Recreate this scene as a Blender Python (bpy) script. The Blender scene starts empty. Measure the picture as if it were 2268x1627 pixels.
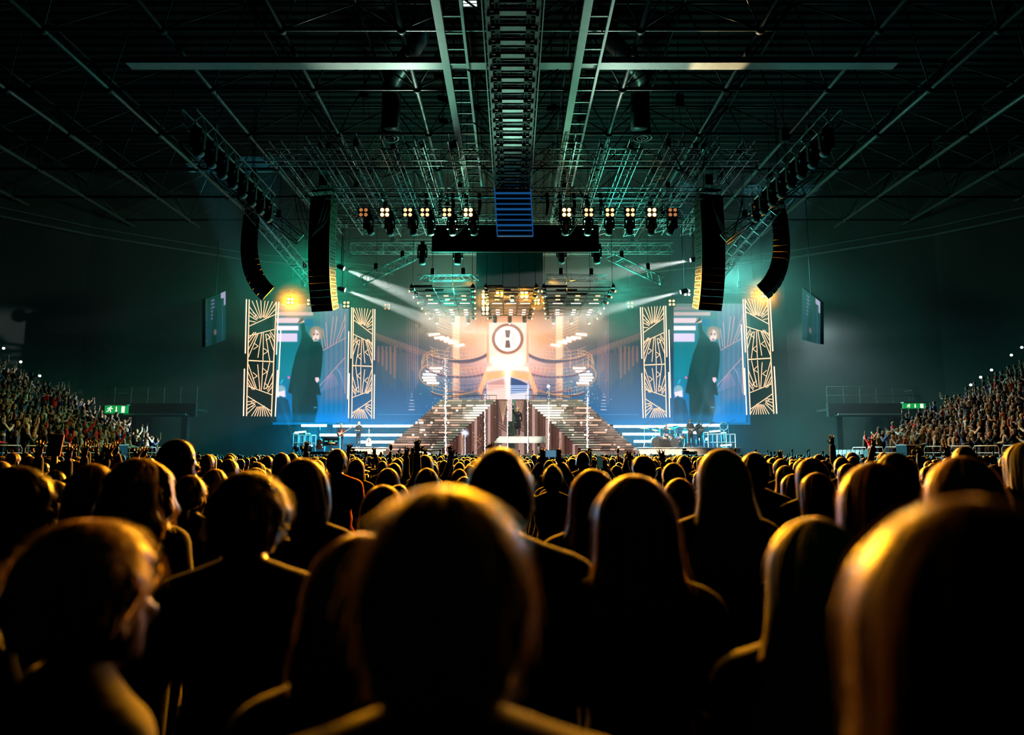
import bpy, bmesh, math, random
import numpy as np
from mathutils import Vector, Matrix, Euler

SC = bpy.context.scene
COL = SC.collection
PI = math.pi
rnd = random.Random(7)

# ---------------------------------------------------------------- camera
FPX = 1512.0                      # focal length in pixels of the 2268 px wide frame (24 mm on 36 mm)
TILT = math.radians(7.05)
CAMZ = 1.75
cam_d = bpy.data.cameras.new('camera')
cam_d.sensor_width = 36.0
cam_d.lens = 24.0
cam_d.clip_start = 0.05
cam_d.clip_end = 300
cam_d.dof.use_dof = True
cam_d.dof.focus_distance = 24.0
cam_d.dof.aperture_fstop = 1.7
cam = bpy.data.objects.new('camera', cam_d)
COL.objects.link(cam)
cam.location = (0, 0, CAMZ)
cam.rotation_euler = (PI / 2 + TILT, 0, 0)
SC.camera = cam


def P(px, py, Y):
    """The place at distance Y from the camera (along the hall) that shows at a pixel of the photograph."""
    a, b = (px - 1134.0) / FPX, (813.5 - py) / FPX
    d = (a, math.cos(TILT) - b * math.sin(TILT), math.sin(TILT) + b * math.cos(TILT))
    k = Y / d[1]
    return Vector((d[0] * k, Y, CAMZ + d[2] * k))


# ---------------------------------------------------------------- world, exposure
W = bpy.data.worlds.new('dark_hall_air')
SC.world = W
W.use_nodes = True
W.node_tree.nodes['Background'].inputs[0].default_value = (0.06, 0.42, 0.12, 1)
W.node_tree.nodes['Background'].inputs[1].default_value = 0.006
vs = SC.view_settings
vs.view_transform = 'Standard'
vs.look = 'None'
vs.gamma = 1
vs.use_curve_mapping = False
vs.exposure = 0.0
cy = SC.cycles
cy.use_denoising = True
cy.max_bounces = 3
cy.diffuse_bounces = 0
cy.glossy_bounces = 0
cy.transmission_bounces = 2
cy.volume_bounces = 0
cy.transparent_max_bounces = 8
cy.sample_clamp_indirect = 4
cy.sample_clamp_direct = 60
cy.use_adaptive_sampling = True
cy.adaptive_threshold = 0.02
cy.caustics_reflective = False
cy.caustics_refractive = False


def lamp(kind, name, loc, power, color, target=None, radius=0.2, angle=60, blend=0.4, size=(1, 1)):
    d = bpy.data.lights.new(name, kind)
    d.energy = power
    d.color = color
    if kind == 'AREA':
        d.shape = 'RECTANGLE'
        d.size, d.size_y = size
        d.spread = math.radians(angle)
    else:
        d.shadow_soft_size = radius
    if kind == 'SPOT':
        d.spot_size = math.radians(angle)
        d.spot_blend = blend
    o = bpy.data.objects.new(name, d)
    COL.objects.link(o)
    o.location = loc
    if target is not None:
        o.rotation_euler = (Vector(target) - Vector(loc)).to_track_quat('-Z', 'Y').to_euler()
    return o


AMBER = (1.0, 0.345, 0.006)
TEAL = (0.0, 0.60, 0.33)
# amber blinders over the set and on the front lamp bars, aimed at the audience
for px, py, Y, pw in ((1075, 662, 44.0, 150000), (1107, 652, 44.0, 110000), (1161, 652, 44.0, 150000), (1189, 668, 44, 45000)):
    lamp('SPOT', 'stage_blinder_light', P(px, py, Y - 0.6), pw, AMBER, (0, 2, 1.5), 0.3, 42, 0.9)
for px, pw in ((851, 9000), (1037, 5000), (1255, 5000), (1444, 14000)):
    p = P(px, 470, 36.0)
    lamp('SPOT', 'truss_blinder_light', p + Vector((0, -0.5, 0)), pw, AMBER, (p.x * 0.6, 9, 1.5), 0.2, 64, 0.7)
for px, py in ((643, 666), (1693, 652)):
    lamp('SPOT', 'screen_blinder_light', P(px, py, 46.6), 46000, AMBER, (0, 2, 1.5), 0.2, 34, 0.8)
# lamps of the side trusses on the stands
lamp('SPOT', 'stand_light_a', (-12.0, 31, 13.5), 7000, (0.85, 0.60, 0.12), (-23, 36, 1.5), 0.3, 52, 1.0)
lamp('SPOT', 'stand_light_b', (12.0, 31, 13.5), 14000, (1.0, 0.46, 0.18), (23, 36, 1.5), 0.3, 52, 1.0)
# warm light inside the set: pod lamps, plus lamps added for glow
lamp('POINT', 'set_glow_fill', P(1125, 655, 44.6), 900, (1.0, 0.42, 0.07), radius=0.5)  # added lamp that gives the blinders an amber halo
for px in (985, 1280):
    lamp('AREA', 'pod_light', P(px, 690, 44.5), 1100, (1.0, 0.66, 0.46), P(px, 960, 43.5), size=(3.2, 3.0), angle=120)
    lamp('POINT', 'pod_haze_fill', P(px, 640, 46.0), 260, (1.0, 0.66, 0.44), radius=1.2)  # unseen lamp added to warm the haze around each pod
lamp('SPOT', 'follow_spot', (-1.5, 20.5, 15.4), 40000, (1.0, 0.97, 0.86), P(1146, 945, 42), 0.15, 9, 0.5)
for sx in (-1, 1):
    lamp('SPOT', 'hang_fill', (sx * 2.2, 42.6, 12.6), 26000, (1.0, 0.45, 0.05), (sx * 9.7, 37.2, 9.6), 0.2, 30, 0.6)  # spots added to turn the speaker flanks amber
    lamp('SPOT', 'band_light', (sx * 6.5, 37.6, 13.2), 48000, (1.0, 0.80, 0.60), (sx * 8.6, 44.5, 2.6), 0.2, 32, 0.7)
# teal wash of the hall from unseen lamps added high up and behind the set
lamp('SPOT', 'wash_fill_a', (-13.5, 47.5, 15.0), 9000, TEAL, (-14.5, 38, 0), 1.5, 140, 0.6)
lamp('POINT', 'low_wash_fill_a', (-18, 46, 3.0), 500, (0.0, 0.42, 0.62), radius=1.5)
lamp('POINT', 'low_wash_fill_b', (18.5, 46, 3.0), 900, (0.02, 0.55, 0.60), radius=1.5)
lamp('SPOT', 'wash_fill_b', (15.5, 47.5, 14.5), 14000, (0.10, 0.54, 0.44), (17, 38, 0), 1.5, 140, 0.6)
lamp('SPOT', 'wash_fill_e', (20.5, 46, 10.0), 9000, (0.34, 0.46, 0.48), (21, 41, 0), 1.5, 130, 0.7)
lamp('POINT', 'wash_fill_c', (-4, 43, 12.0), 4200, (0.03, 0.60, 0.42), radius=1.5)
lamp('POINT', 'wash_fill_d', (7, 44, 12.0), 3600, (0.04, 0.60, 0.42), radius=1.5)
lamp('SPOT', 'roof_uplight_a', (-3.6, 39, 12.5), 2600, (0.30, 0.72, 0.50), (-3.2, 30, 18.5), 0.3, 60, 0.8)
lamp('SPOT', 'roof_uplight_b', (4.2, 39, 12.5), 1500, (0.20, 0.72, 0.42), (3.6, 30, 18.5), 0.3, 60, 0.8)
lamp('SPOT', 'roof_uplight_c', (0.0, 37.5, 12.0), 1300, (0.30, 0.72, 0.50), (0, 22, 16), 0.3, 34, 0.8)
for x, pw in ((-5.5, 6000), (5.4, 3500)):
    lamp('SPOT', 'beam_fill_b', (x, 35.5, 14.0), pw, (0.65, 0.9, 0.72), (x, 25.9, 17.2), 0.1, 34, 0.9)  # lamps added to brighten the crossing beam
lamp('SPOT', 'beam_uplight', (7.5, 35.5, 14.2), 9000, (1.0, 0.80, 0.42), (8.3, 25.9, 17.2), 0.1, 14, 0.5)  # another added lamp, for a warm stretch of the same beam
# blue light from the tube walls behind the band
lamp('AREA', 'tube_glow_light_a', P(790, 955, 48.2), 1500, (0.0, 0.5, 1.0), (-10, 30, -2), size=(8, 1.5), angle=80)
lamp('AREA', 'tube_glow_light_b', P(1480, 955, 48.2), 1500, (0.0, 0.5, 1.0), (10, 30, -2), size=(8, 1.5), angle=80)


# ---------------------------------------------------------------- materials
def lin(c):
    return tuple((x / 12.92 if x <= 0.04045 else ((x + 0.055) / 1.055) ** 2.4) for x in c)


MATS = {}


def mat(name, color=(0.5, 0.5, 0.5), rough=0.6, metal=0.0, spec=0.5, emit=None, power=0.0, noise=None, sheen=0.0, bump=None, trans=0.0):
    """A Principled material; noise = (scale, amount) mottles the colour, bump = (scale, strength)."""
    if name in MATS:
        return MATS[name]
    m = bpy.data.materials.new(name)
    m.use_nodes = True
    nt = m.node_tree
    b = nt.nodes['Principled BSDF']
    b.inputs['Base Color'].default_value = (*color, 1)
    b.inputs['Roughness'].default_value = rough
    b.inputs['Metallic'].default_value = metal
    b.inputs['Specular IOR Level'].default_value = spec
    if sheen:
        b.inputs['Sheen Weight'].default_value = sheen
        b.inputs['Sheen Roughness'].default_value = 0.35
        b.inputs['Sheen Tint'].default_value = (*[min(1, c * 2 + 0.3) for c in color], 1)
    if emit is not None:
        b.inputs['Emission Color'].default_value = (*emit, 1)
        b.inputs['Emission Strength'].default_value = power
        m.cycles.emission_sampling = 'NONE'
    if noise or bump:
        tc = nt.nodes.new('ShaderNodeTexCoord')
    if noise:
        n = nt.nodes.new('ShaderNodeTexNoise')
        n.inputs['Scale'].default_value = noise[0]
        n.inputs['Detail'].default_value = 4
        nt.links.new(tc.outputs['Object'], n.inputs['Vector'])
        r = nt.nodes.new('ShaderNodeMix')
        r.data_type = 'RGBA'
        r.inputs['A'].default_value = (*[c * (1 - noise[1]) for c in color], 1)
        r.inputs['B'].default_value = (*[min(1, c * (1 + noise[1])) for c in color], 1)
        nt.links.new(n.outputs['Fac'], r.inputs['Factor'])
        nt.links.new(r.outputs['Result'], b.inputs['Base Color'])
    if bump:
        n = nt.nodes.new('ShaderNodeTexNoise')
        n.inputs['Scale'].default_value = bump[0]
        nt.links.new(tc.outputs['Object'], n.inputs['Vector'])
        bp = nt.nodes.new('ShaderNodeBump')
        bp.inputs['Strength'].default_value = bump[1]
        nt.links.new(n.outputs['Fac'], bp.inputs['Height'])
        nt.links.new(bp.outputs['Normal'], b.inputs['Normal'])
    if trans:
        t = nt.nodes.new('ShaderNodeBsdfTranslucent')
        t.inputs['Color'].default_value = (*[min(1, c * 2.2) for c in color], 1)
        mx = nt.nodes.new('ShaderNodeMixShader')
        mx.inputs[0].default_value = trans
        out = nt.nodes['Material Output']
        nt.links.new(b.outputs[0], mx.inputs[1])
        nt.links.new(t.outputs[0], mx.inputs[2])
        nt.links.new(mx.outputs[0], out.inputs['Surface'])
    MATS[name] = m
    return m


def glow(name, color, power):
    return mat(name, (0.05, 0.05, 0.05), emit=color, power=power)


def attr_glow(name, power=1.0):
    name = '%s_%d' % (name, round(power * 100))
    """A self-lit screen surface whose picture is the mesh's own colour attribute."""
    if name in MATS:
        return MATS[name]
    m = bpy.data.materials.new(name)
    m.use_nodes = True
    nt = m.node_tree
    b = nt.nodes['Principled BSDF']
    b.inputs['Base Color'].default_value = (0.01, 0.01, 0.01, 1)
    b.inputs['Roughness'].default_value = 0.8
    b.inputs['Specular IOR Level'].default_value = 0.1
    a = nt.nodes.new('ShaderNodeAttribute')
    a.attribute_name = 'picture'
    nt.links.new(a.outputs['Color'], b.inputs['Emission Color'])
    b.inputs['Emission Strength'].default_value = power
    m.cycles.emission_sampling = 'NONE'
    MATS[name] = m
    return m


# ---------------------------------------------------------------- objects
def wloc(o):
    v = Vector((0, 0, 0))
    while o is not None:
        v += o.location
        o = o.parent
    return v


def tag(o, label=None, cat=None, group=None, kind=None):
    if label and len(label.split()) > 16:
        print('LONG', len(label.split()), label)
    for k, v in (('label', label), ('category', cat), ('group', group), ('kind', kind)):
        if v:
            o[k] = v
    return o


def thing(name, label, cat, loc=(0, 0, 0), group=None, kind=None):
    o = bpy.data.objects.new(name, None)
    o.empty_display_size = 0.2
    COL.objects.link(o)
    o.location = loc
    return tag(o, label, cat, group, kind)


def copy_tree(o, parent=None):
    c = o.copy()
    COL.objects.link(c)
    if parent is not None:
        c.parent = parent
    for ch in list(o.children):
        copy_tree(ch, c)
    return c


def link_mesh(name, me, parent=None, label=None):
    o = bpy.data.objects.new(name, me)
    COL.objects.link(o)
    if parent is not None:
        o.parent = parent
    if label:
        o['label'] = label
    return o


def frame_of(p0, p1):
    d = (Vector(p1) - Vector(p0))
    L = d.length
    d = d / L if L > 1e-9 else Vector((0, 0, 1))
    up = Vector((0, 0, 1)) if abs(d.z) < 0.95 else Vector((0, 1, 0))
    s = d.cross(up).normalized()
    u = s.cross(d).normalized()
    return d, s, u, L


class MB:
    """Collects shapes in world coordinates; build() links them as one mesh object."""

    def __init__(self):
        self.v, self.f, self.m = [], [], []

    def add(self, vs, fs, mi=0):
        n = len(self.v)
        self.v.extend([tuple(x) for x in vs])
        self.f.extend([tuple(i + n for i in f) for f in fs])
        self.m.extend([mi] * len(fs))
        return self

    def box(self, c, s, rot=None, mi=0):
        c = Vector(c)
        R = Euler(rot).to_matrix() if rot is not None else Matrix.Identity(3)
        vs = [c + R @ Vector((x * s[0] / 2, y * s[1] / 2, z * s[2] / 2)) for z in (-1, 1) for y in (-1, 1) for x in (-1, 1)]
        return self.add(vs, [(0, 2, 3, 1), (4, 5, 7, 6), (0, 1, 5, 4), (2, 6, 7, 3), (0, 4, 6, 2), (1, 3, 7, 5)], mi)

    def span(self, lo, hi, mi=0):
        lo, hi = Vector(lo), Vector(hi)
        return self.box((lo + hi) / 2, hi - lo, None, mi)

    def beam(self, p0, p1, w, h, mi=0):
        p0, p1 = Vector(p0), Vector(p1)
        d, s, u, L = frame_of(p0, p1)
        vs = [p + s * (a * w / 2) + u * (b * h / 2) for p in (p0, p1) for a, b in ((-1, -1), (1, -1), (1, 1), (-1, 1))]
        return self.add(vs, [(3, 2, 1, 0), (4, 5, 6, 7), (0, 1, 5, 4), (1, 2, 6, 5), (2, 3, 7, 6), (3, 0, 4, 7)], mi)

    def tube(self, p0, p1, r0, r1=None, n=6, cap=True, mi=0):
        r1 = r0 if r1 is None else r1
        p0, p1 = Vector(p0), Vector(p1)
        d, s, u, L = frame_of(p0, p1)
        vs = []
        for p, r in ((p0, r0), (p1, r1)):
            for k in range(n):
                a = 2 * PI * (k + 0.5) / n
                vs.append(p + s * (math.cos(a) * r) + u * (math.sin(a) * r))
        fs = [(k, (k + 1) % n, n + (k + 1) % n, n + k) for k in range(n)]
        if cap:
            fs += [tuple(range(n - 1, -1, -1)), tuple(range(n, 2 * n))]
        return self.add(vs, fs, mi)

    def path(self, pts, r, n=6, closed=False, mi=0):
        pts = [Vector(p) for p in pts]
        N = len(pts)
        vs = []
        for i, p in enumerate(pts):
            a = pts[i - 1] if (i or closed) else p
            b = pts[(i + 1) % N] if (i < N - 1 or closed) else p
            d, s, u, L = frame_of(a, b)
            rr = r[i] if isinstance(r, (list, tuple)) else r
            for k in range(n):
                t = 2 * PI * (k + 0.5) / n
                vs.append(p + s * (math.cos(t) * rr) + u * (math.sin(t) * rr))
        fs = []
        for i in range(N if closed else N - 1):
            j = (i + 1) % N
            fs += [(i * n + k, i * n + (k + 1) % n, j * n + (k + 1) % n, j * n + k) for k in range(n)]
        if not closed:
            fs += [tuple(range(n - 1, -1, -1)), tuple(range((N - 1) * n, N * n))]
        return self.add(vs, fs, mi)

    def lathe(self, prof, c=(0, 0, 0), axis=(0, 0, 1), n=16, mi=0):
        """prof: (radius, height along the axis) pairs."""
        c = Vector(c)
        d, s, u, L = frame_of((0, 0, 0), axis)
        vs = []
        for r, h in prof:
            for k in range(n):
                a = 2 * PI * k / n
                vs.append(c + d * h + s * (math.cos(a) * r) + u * (math.sin(a) * r))
        fs = []
        for i in range(len(prof) - 1):
            fs += [(i * n + k, i * n + (k + 1) % n, (i + 1) * n + (k + 1) % n, (i + 1) * n + k) for k in range(n)]
        fs += [tuple(range(n - 1, -1, -1)), tuple(range((len(prof) - 1) * n, len(prof) * n))]
        return self.add(vs, fs, mi)

    def ell(self, c, r, nu=12, nv=8, R=None, mi=0):
        c = Vector(c)
        r = (r, r, r) if isinstance(r, (int, float)) else r
        vs = [(0, 0, -1)]
        for j in range(1, nv):
            t = PI * j / nv - PI / 2
            vs += [(math.cos(t) * math.cos(2 * PI * i / nu), math.cos(t) * math.sin(2 * PI * i / nu), math.sin(t)) for i in range(nu)]
        vs.append((0, 0, 1))
        out = []
        for x in vs:
            w = Vector((x[0] * r[0], x[1] * r[1], x[2] * r[2]))
            out.append(c + (R @ w if R is not None else w))
        fs = [(0, 1 + (i + 1) % nu, 1 + i) for i in range(nu)]
        for j in range(nv - 2):
            a, b = 1 + j * nu, 1 + (j + 1) * nu
            fs += [(a + i, a + (i + 1) % nu, b + (i + 1) % nu, b + i) for i in range(nu)]
        a, top = 1 + (nv - 2) * nu, len(vs) - 1
        fs += [(a + i, a + (i + 1) % nu, top) for i in range(nu)]
        return self.add(out, fs, mi)

    def prism(self, pts, thick, mi=0):
        """A flat outline (3-D points in one plane) with the vector thick as its depth."""
        n = len(pts)
        t = Vector(thick)
        vs = [Vector(p) for p in pts] + [Vector(p) + t for p in pts]
        fs = [tuple(range(n - 1, -1, -1)), tuple(range(n, 2 * n))] + [(k, (k + 1) % n, n + (k + 1) % n, n + k) for k in range(n)]
        return self.add(vs, fs, mi)

    def sheet(self, rows, closed=False, mi=0):
        """A surface through rows of points."""
        n = len(rows[0])
        vs = [p for r in rows for p in r]
        fs = []
        for i in range(len(rows) - 1):
            for k in range(n if closed else n - 1):
                fs.append((i * n + k, i * n + (k + 1) % n, (i + 1) * n + (k + 1) % n, (i + 1) * n + k))
        return self.add(vs, fs, mi)

    def build(self, name, mats, parent=None, smooth=False, label=None):
        off = wloc(parent) if parent is not None else Vector((0, 0, 0))
        me = bpy.data.meshes.new(name)
        V = np.array([tuple(x) for x in self.v], dtype=np.float64) - np.array(off)
        me.from_pydata(V.tolist(), [], self.f)
        mats = mats if isinstance(mats, (list, tuple)) else [mats]
        for m in mats:
            me.materials.append(m)
        if len(mats) > 1:
            me.polygons.foreach_set('material_index', self.m)
        if smooth:
            me.polygons.foreach_set('use_smooth', [True] * len(me.polygons))
        me.update()
        return link_mesh(name, me, parent, label)


def truss(mb, p0, p1, w, h=None, bay=0.5, r=0.03, rl=0.016, n=4):
    """A box lattice girder: four chords and zig-zag lacing on its four sides."""
    h = h or w
    p0, p1 = Vector(p0), Vector(p1)
    d, s, u, L = frame_of(p0, p1)
    cs = [s * (a * w / 2) + u * (b * h / 2) for a, b in ((-1, -1), (1, -1), (1, 1), (-1, 1))]
    for c in cs:
        mb.tube(p0 + c, p1 + c, r, n=n)
    k = max(2, int(round(L / bay)))
    for i in range(k):
        a, b = p0 + d * (L * i / k), p0 + d * (L * (i + 1) / k)
        for j in range(4):
            c0, c1 = cs[j], cs[(j + 1) % 4]
            if i % 2:
                c0, c1 = c1, c0
            mb.tube(a + c0, b + c1, rl, n=3, cap=False)
            if i % 4 == 0:
                mb.tube(a + c0, a + c1, rl, n=3, cap=False)
    return mb


# ---------------------------------------------------------------- painting the pictures that the screens show
class Paint:
    """A picture painted with plain shapes in numpy; colours are sRGB, may exceed 1."""

    def __init__(self, x0, y0, x1, y1, step):
        self.box, self.step = (x0, y0, x1, y1), step
        self.nx, self.ny = int(round((x1 - x0) / step)), int(round((y1 - y0) / step))
        self.X, self.Y = np.meshgrid(np.linspace(x0, x1, self.nx + 1), np.linspace(y0, y1, self.ny + 1))
        self.c = np.zeros((self.ny + 1, self.nx + 1, 3))

    def mix(self, a, col, add=False):
        col = np.array(col, dtype=float)
        a = a[..., None]
        self.c = self.c + a * col if add else self.c * (1 - a) + col * a

    def vgrad(self, stops):
        ys = [s[0] for s in stops]
        for k in range(3):
            self.c[..., k] = np.interp(self.Y, ys, [s[1][k] for s in stops])

    def rect(self, x0, y0, x1, y1, col, al=1, soft=1.0, add=False):
        a = np.clip((self.X - x0) / soft + .5, 0, 1) * np.clip((x1 - self.X) / soft + .5, 0, 1) * np.clip((self.Y - y0) / soft + .5, 0, 1) * np.clip((y1 - self.Y) / soft + .5, 0, 1)
        self.mix(a * al, col, add)

    def seg_d(self, p, q):
        px, py, qx, qy = *p, *q
        dx, dy = qx - px, qy - py
        t = np.clip(((self.X - px) * dx + (self.Y - py) * dy) / max(dx * dx + dy * dy, 1e-9), 0, 1)
        return np.hypot(self.X - px - t * dx, self.Y - py - t * dy)

    def line(self, p, q, w, col, al=1, soft=1.0, add=False):
        self.mix(np.clip((w / 2 - self.seg_d(p, q)) / soft + .5, 0, 1) * al, col, add)

    def poly(self, pts, col, al=1, soft=1.2, add=False):
        ins = np.zeros(self.X.shape, bool)
        d = np.full(self.X.shape, 1e9)
        n = len(pts)
        for i in range(n):
            (ax, ay), (bx, by) = pts[i], pts[(i + 1) % n]
            d = np.minimum(d, self.seg_d((ax, ay), (bx, by)))
            if ay != by:
                ins ^= ((ay > self.Y) != (by > self.Y)) & (self.X < (bx - ax) * (self.Y - ay) / (by - ay) + ax)
        self.mix(np.clip(np.where(ins, d, -d) / soft + .5, 0, 1) * al, col, add)

    def blob(self, cx, cy, rx, ry, col, al=1, p=2.0, add=True):
        """A soft round patch of light in the picture."""
        self.mix(np.exp(-(((self.X - cx) / rx) ** 2 + ((self.Y - cy) / ry) ** 2) ** (p / 2)) * al, col, add)

    def disc(self, cx, cy, rx, ry, col, al=1, soft=1.5):
        d = (1 - np.hypot((self.X - cx) / rx, (self.Y - cy) / ry)) * min(rx, ry)
        self.mix(np.clip(d / soft + .5, 0, 1) * al, col)

    def object(self, name, Yd, parent=None, power=1.0, Yf=None):
        """The picture as a screen whose corners show at the picture's own edges; Yf(px) gives a slanted screen's distance."""
        x0, y0, x1, y1 = self.box
        nv = self.X.size
        if Yf is None:
            a, b, c = P(x0, y0, Yd), P(x1, y0, Yd), P(x0, y1, Yd)
            # on a plane facing down the hall a pixel row stays a row
            co = np.array([[*P(x, y, Yd)] for x, y in zip(self.X.ravel(), self.Y.ravel())])
        else:
            co = np.array([[*P(x, y, Yf(x))] for x, y in zip(self.X.ravel(), self.Y.ravel())])
        if parent is not None:
            co = co - np.array(wloc(parent))
        nx = self.nx + 1
        i = (np.arange(self.ny)[:, None] * nx + np.arange(self.nx)[None, :]).ravel()
        F = np.stack([i, i + nx, i + nx + 1, i + 1], axis=1)
        me = bpy.data.meshes.new(name)
        me.vertices.add(nv)
        me.vertices.foreach_set('co', co.ravel())
        me.loops.add(F.size)
        me.loops.foreach_set('vertex_index', F.ravel())
        me.polygons.add(len(F))
        me.polygons.foreach_set('loop_start', np.arange(len(F)) * 4)
        me.update(calc_edges=True)
        at = me.color_attributes.new('picture', 'FLOAT_COLOR', 'POINT')
        c = np.clip(self.c, 0, 3).reshape(-1, 3)
        c = np.where(c <= 0.04045, c / 12.92, ((c + 0.055) / 1.055) ** 2.4)
        at.data.foreach_set('color', np.concatenate([c, np.ones((nv, 1))], axis=1).astype(np.float32).ravel())
        me.materials.append(attr_glow('screen_picture', power))
        return link_mesh(name, me, parent)


# ================================================================ the setting
M_floor = mat('hall_floor', (0.008, 0.008, 0.008), 0.7, noise=(2, 0.3))
M_wall = mat('hall_wall', (0.03, 0.035, 0.035), 0.9, noise=(0.6, 0.3))
M_deck = mat('roof_deck', (0.012, 0.014, 0.013), 0.8, 0.0, noise=(0.8, 0.3))
M_chord = mat('roof_steel', (0.20, 0.21, 0.20), 0.4, 0.4, noise=(6, 0.35))
M_brace = mat('roof_brace', (0.05, 0.055, 0.05), 0.5, noise=(6, 0.3))
M_white = mat('white_paint_steel', (0.75, 0.75, 0.72), 0.5, noise=(3, 0.15))
M_alu = mat('truss_aluminium', (0.48, 0.50, 0.49), 0.42, 0.5)
M_black = mat('black_matt', (0.006, 0.006, 0.006), 0.75)
M_dark = mat('dark_steel', (0.02, 0.02, 0.022), 0.5, 0.4)

ZC, S = 17.7, 4.55                      # lower chords of the roof, and their spacing
fl = MB()
fl.sheet([[(-38, -3, 0), (38, -3, 0)], [(-38, 62, 0), (38, 62, 0)]])
tag(fl.build('floor', M_floor), kind='structure')
rows = []
y = -3.0
while y < 61.5:
    for dy, dz in ((0, 0), (0.12, 0.09), (0.30, 0.09), (0.42, 0)):
        rows.append([(-38, y + dy, 20.9 + dz), (38, y + dy, 20.9 + dz)])
    y += 0.6
ce = MB()
ce.sheet(rows)
tag(ce.build('ceiling', M_deck), kind='structure')
PLAN = {'left': [(-36, -3), (-36, 34), (-33.5, 40.5)], 'back_left': [(-33.5, 40.5), (-29, 45.5), (-21, 51.5), (-10, 56)],
        'back': [(-10, 56), (0, 57), (10, 56)], 'back_right': [(10, 56), (21, 51.5), (29, 45.5), (33.5, 40.5)], 'right': [(33.5, 40.5), (36, 34), (36, -3)]}
for k, pts in PLAN.items():
    w = MB()
    w.sheet([[(x, yy, 0) for x, yy in pts], [(x, yy, 20.95) for x, yy in pts]])
    tag(w.build('wall_' + k, M_wall), kind='structure')
    if k != 'back':
        t = MB()                                       # a double service rail runs round the bowl just under the roof
        for dz, r in ((16.35, 0.09), (16.9, 0.05)):
            q = [(x * 0.985, yy * 0.985, dz) for x, yy in pts]
            t.path(q, r, 6)
        tag(t.build('trim_' + k, M_chord), kind='structure')

xs = [0.34 + S * n for n in range(-7, 8)]
ys = [15.6 + 4.3 * n for n in range(0, 10)]
def inside(x, yy):
    return abs(x) < 35.5 and yy < 57 - 0.0125 * x * x * (1.15 if abs(x) > 10 else 1)
fr = thing('roof_space_frame', 'green-lit steel space frame of round tubes that carries the hall roof', 'roof frame', (0.34, 28.5, ZC), kind='structure')
for x in xs:
    yy = [v for v in ys if inside(x, v)]
    if len(yy) > 1:
        MB().tube((x, yy[0] - 8, ZC), (x, yy[-1] + 1.5, ZC), 0.10, n=10).build('lower_chord', M_chord, fr, True)
for v in ys:
    xx = [x for x in xs if inside(x, v)]
    if len(xx) > 1:
        MB().tube((xx[0], v, ZC), (xx[-1], v, ZC), 0.075, n=8).build('cross_chord', M_chord, fr, True)
for v in ys:
    b = MB()
    for x in xs:
        if inside(x, v) and inside(x + S / 2, v + 2):
            apex = (x + S / 2, v + 2.15, 20.3)
            for q in ((x, v), (x + S, v), (x, v + 4.3), (x + S, v + 4.3)):
                if inside(*q):
                    b.tube((q[0], q[1], ZC), apex, 0.038, n=5)
            b.tube(apex, (apex[0] + S, apex[1], apex[2]), 0.06, n=5)
            b.tube(apex, (apex[0], apex[1] + 4.3, apex[2]), 0.06, n=5)
            b.ell((x, v, ZC), 0.2, 8, 6)
    if b.v:
        b.build('brace_lattice', M_brace, fr, True)

# long light-coloured beam that crosses the hall under the roof
bm = thing('crossing_beam', 'long pale flat beam crossing the hall roof behind the hanging walkway', 'roof beam', (0, 25.9, 17.35))
MB().box((0, 25.9, 17.35), (31, 0.5, 0.26)).build('beam_box', M_white, bm)
for k in range(-7, 8):
    MB().tube((k * 2.1, 25.9, 17.4), (k * 2.1, 25.9, 20.9), 0.015, n=4).build('hanger', M_dark, bm)
# two ladder-like catwalks beside the walkway
for sx, side in ((-1, 'with blue-lit floodlights, on the guitarist\'s side'), (1, 'on the drum-kit side')):
    x0 = 2.62 * sx
    cw = thing('catwalk', 'pale ladder-like catwalk under the roof beside the walkway, ' + side, 'catwalk', (x0, 28, 17.1))
    MB().box((x0, 28.5, 17.1), (0.3, 19, 0.22)).build('side_beam', M_white, cw)
    MB().box((x0 + 0.85, 28.5, 17.1), (0.10, 19, 0.14)).build('side_rail', M_white, cw)
    for k in range(19):
        MB().box((x0 + 0.45, 19.5 + k, 17.1), (0.72, 0.07, 0.07)).build('rung', M_chord, cw)
    for k in range(5):
        for dx in (0, .85):
            MB().tube((x0 + dx, 20 + k * 4.4, 17.2), (x0 + dx, 20 + k * 4.4, 20.9), 0.03, n=5).build('hanger', M_chord, cw)


# ================================================================ the walkway hanging over the hall
M_bar = mat('walkway_bar', (0.15, 0.165, 0.16), 0.4, 0.5, noise=(5, 0.2))
M_rail = mat('walkway_rail', (0.50, 0.52, 0.50), 0.4)
M_bluebar = mat('blue_glow_bar', (0.10, 0.25, 0.5), 0.4, emit=(0.02, 0.18, 0.55), power=0.35)  # blue light is put into the bars' own colour and emission
ZW = 15.9
wk = thing('hanging_walkway', 'long black ladder-like walkway hanging overhead down the middle of the hall', 'hanging walkway', (0, 28, ZW))
Y0, Y1 = 18.6, 35.4
WW = 1.98
for sx in (-1, 1):
    r = MB()
    r.beam((0.03 + sx * WW / 2, Y0, ZW), (0.03 + sx * WW / 2, Y1, ZW), 0.035, 0.20)
    r.build('side_rail', M_rail, wk)
    MB().beam((0.03 + sx * (WW / 2 - .16), Y0, ZW + .08), (0.03 + sx * (WW / 2 - .16), Y1, ZW + .08), 0.16, 0.16).build('inner_rail', M_dark, wk)
NM = 21
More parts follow.
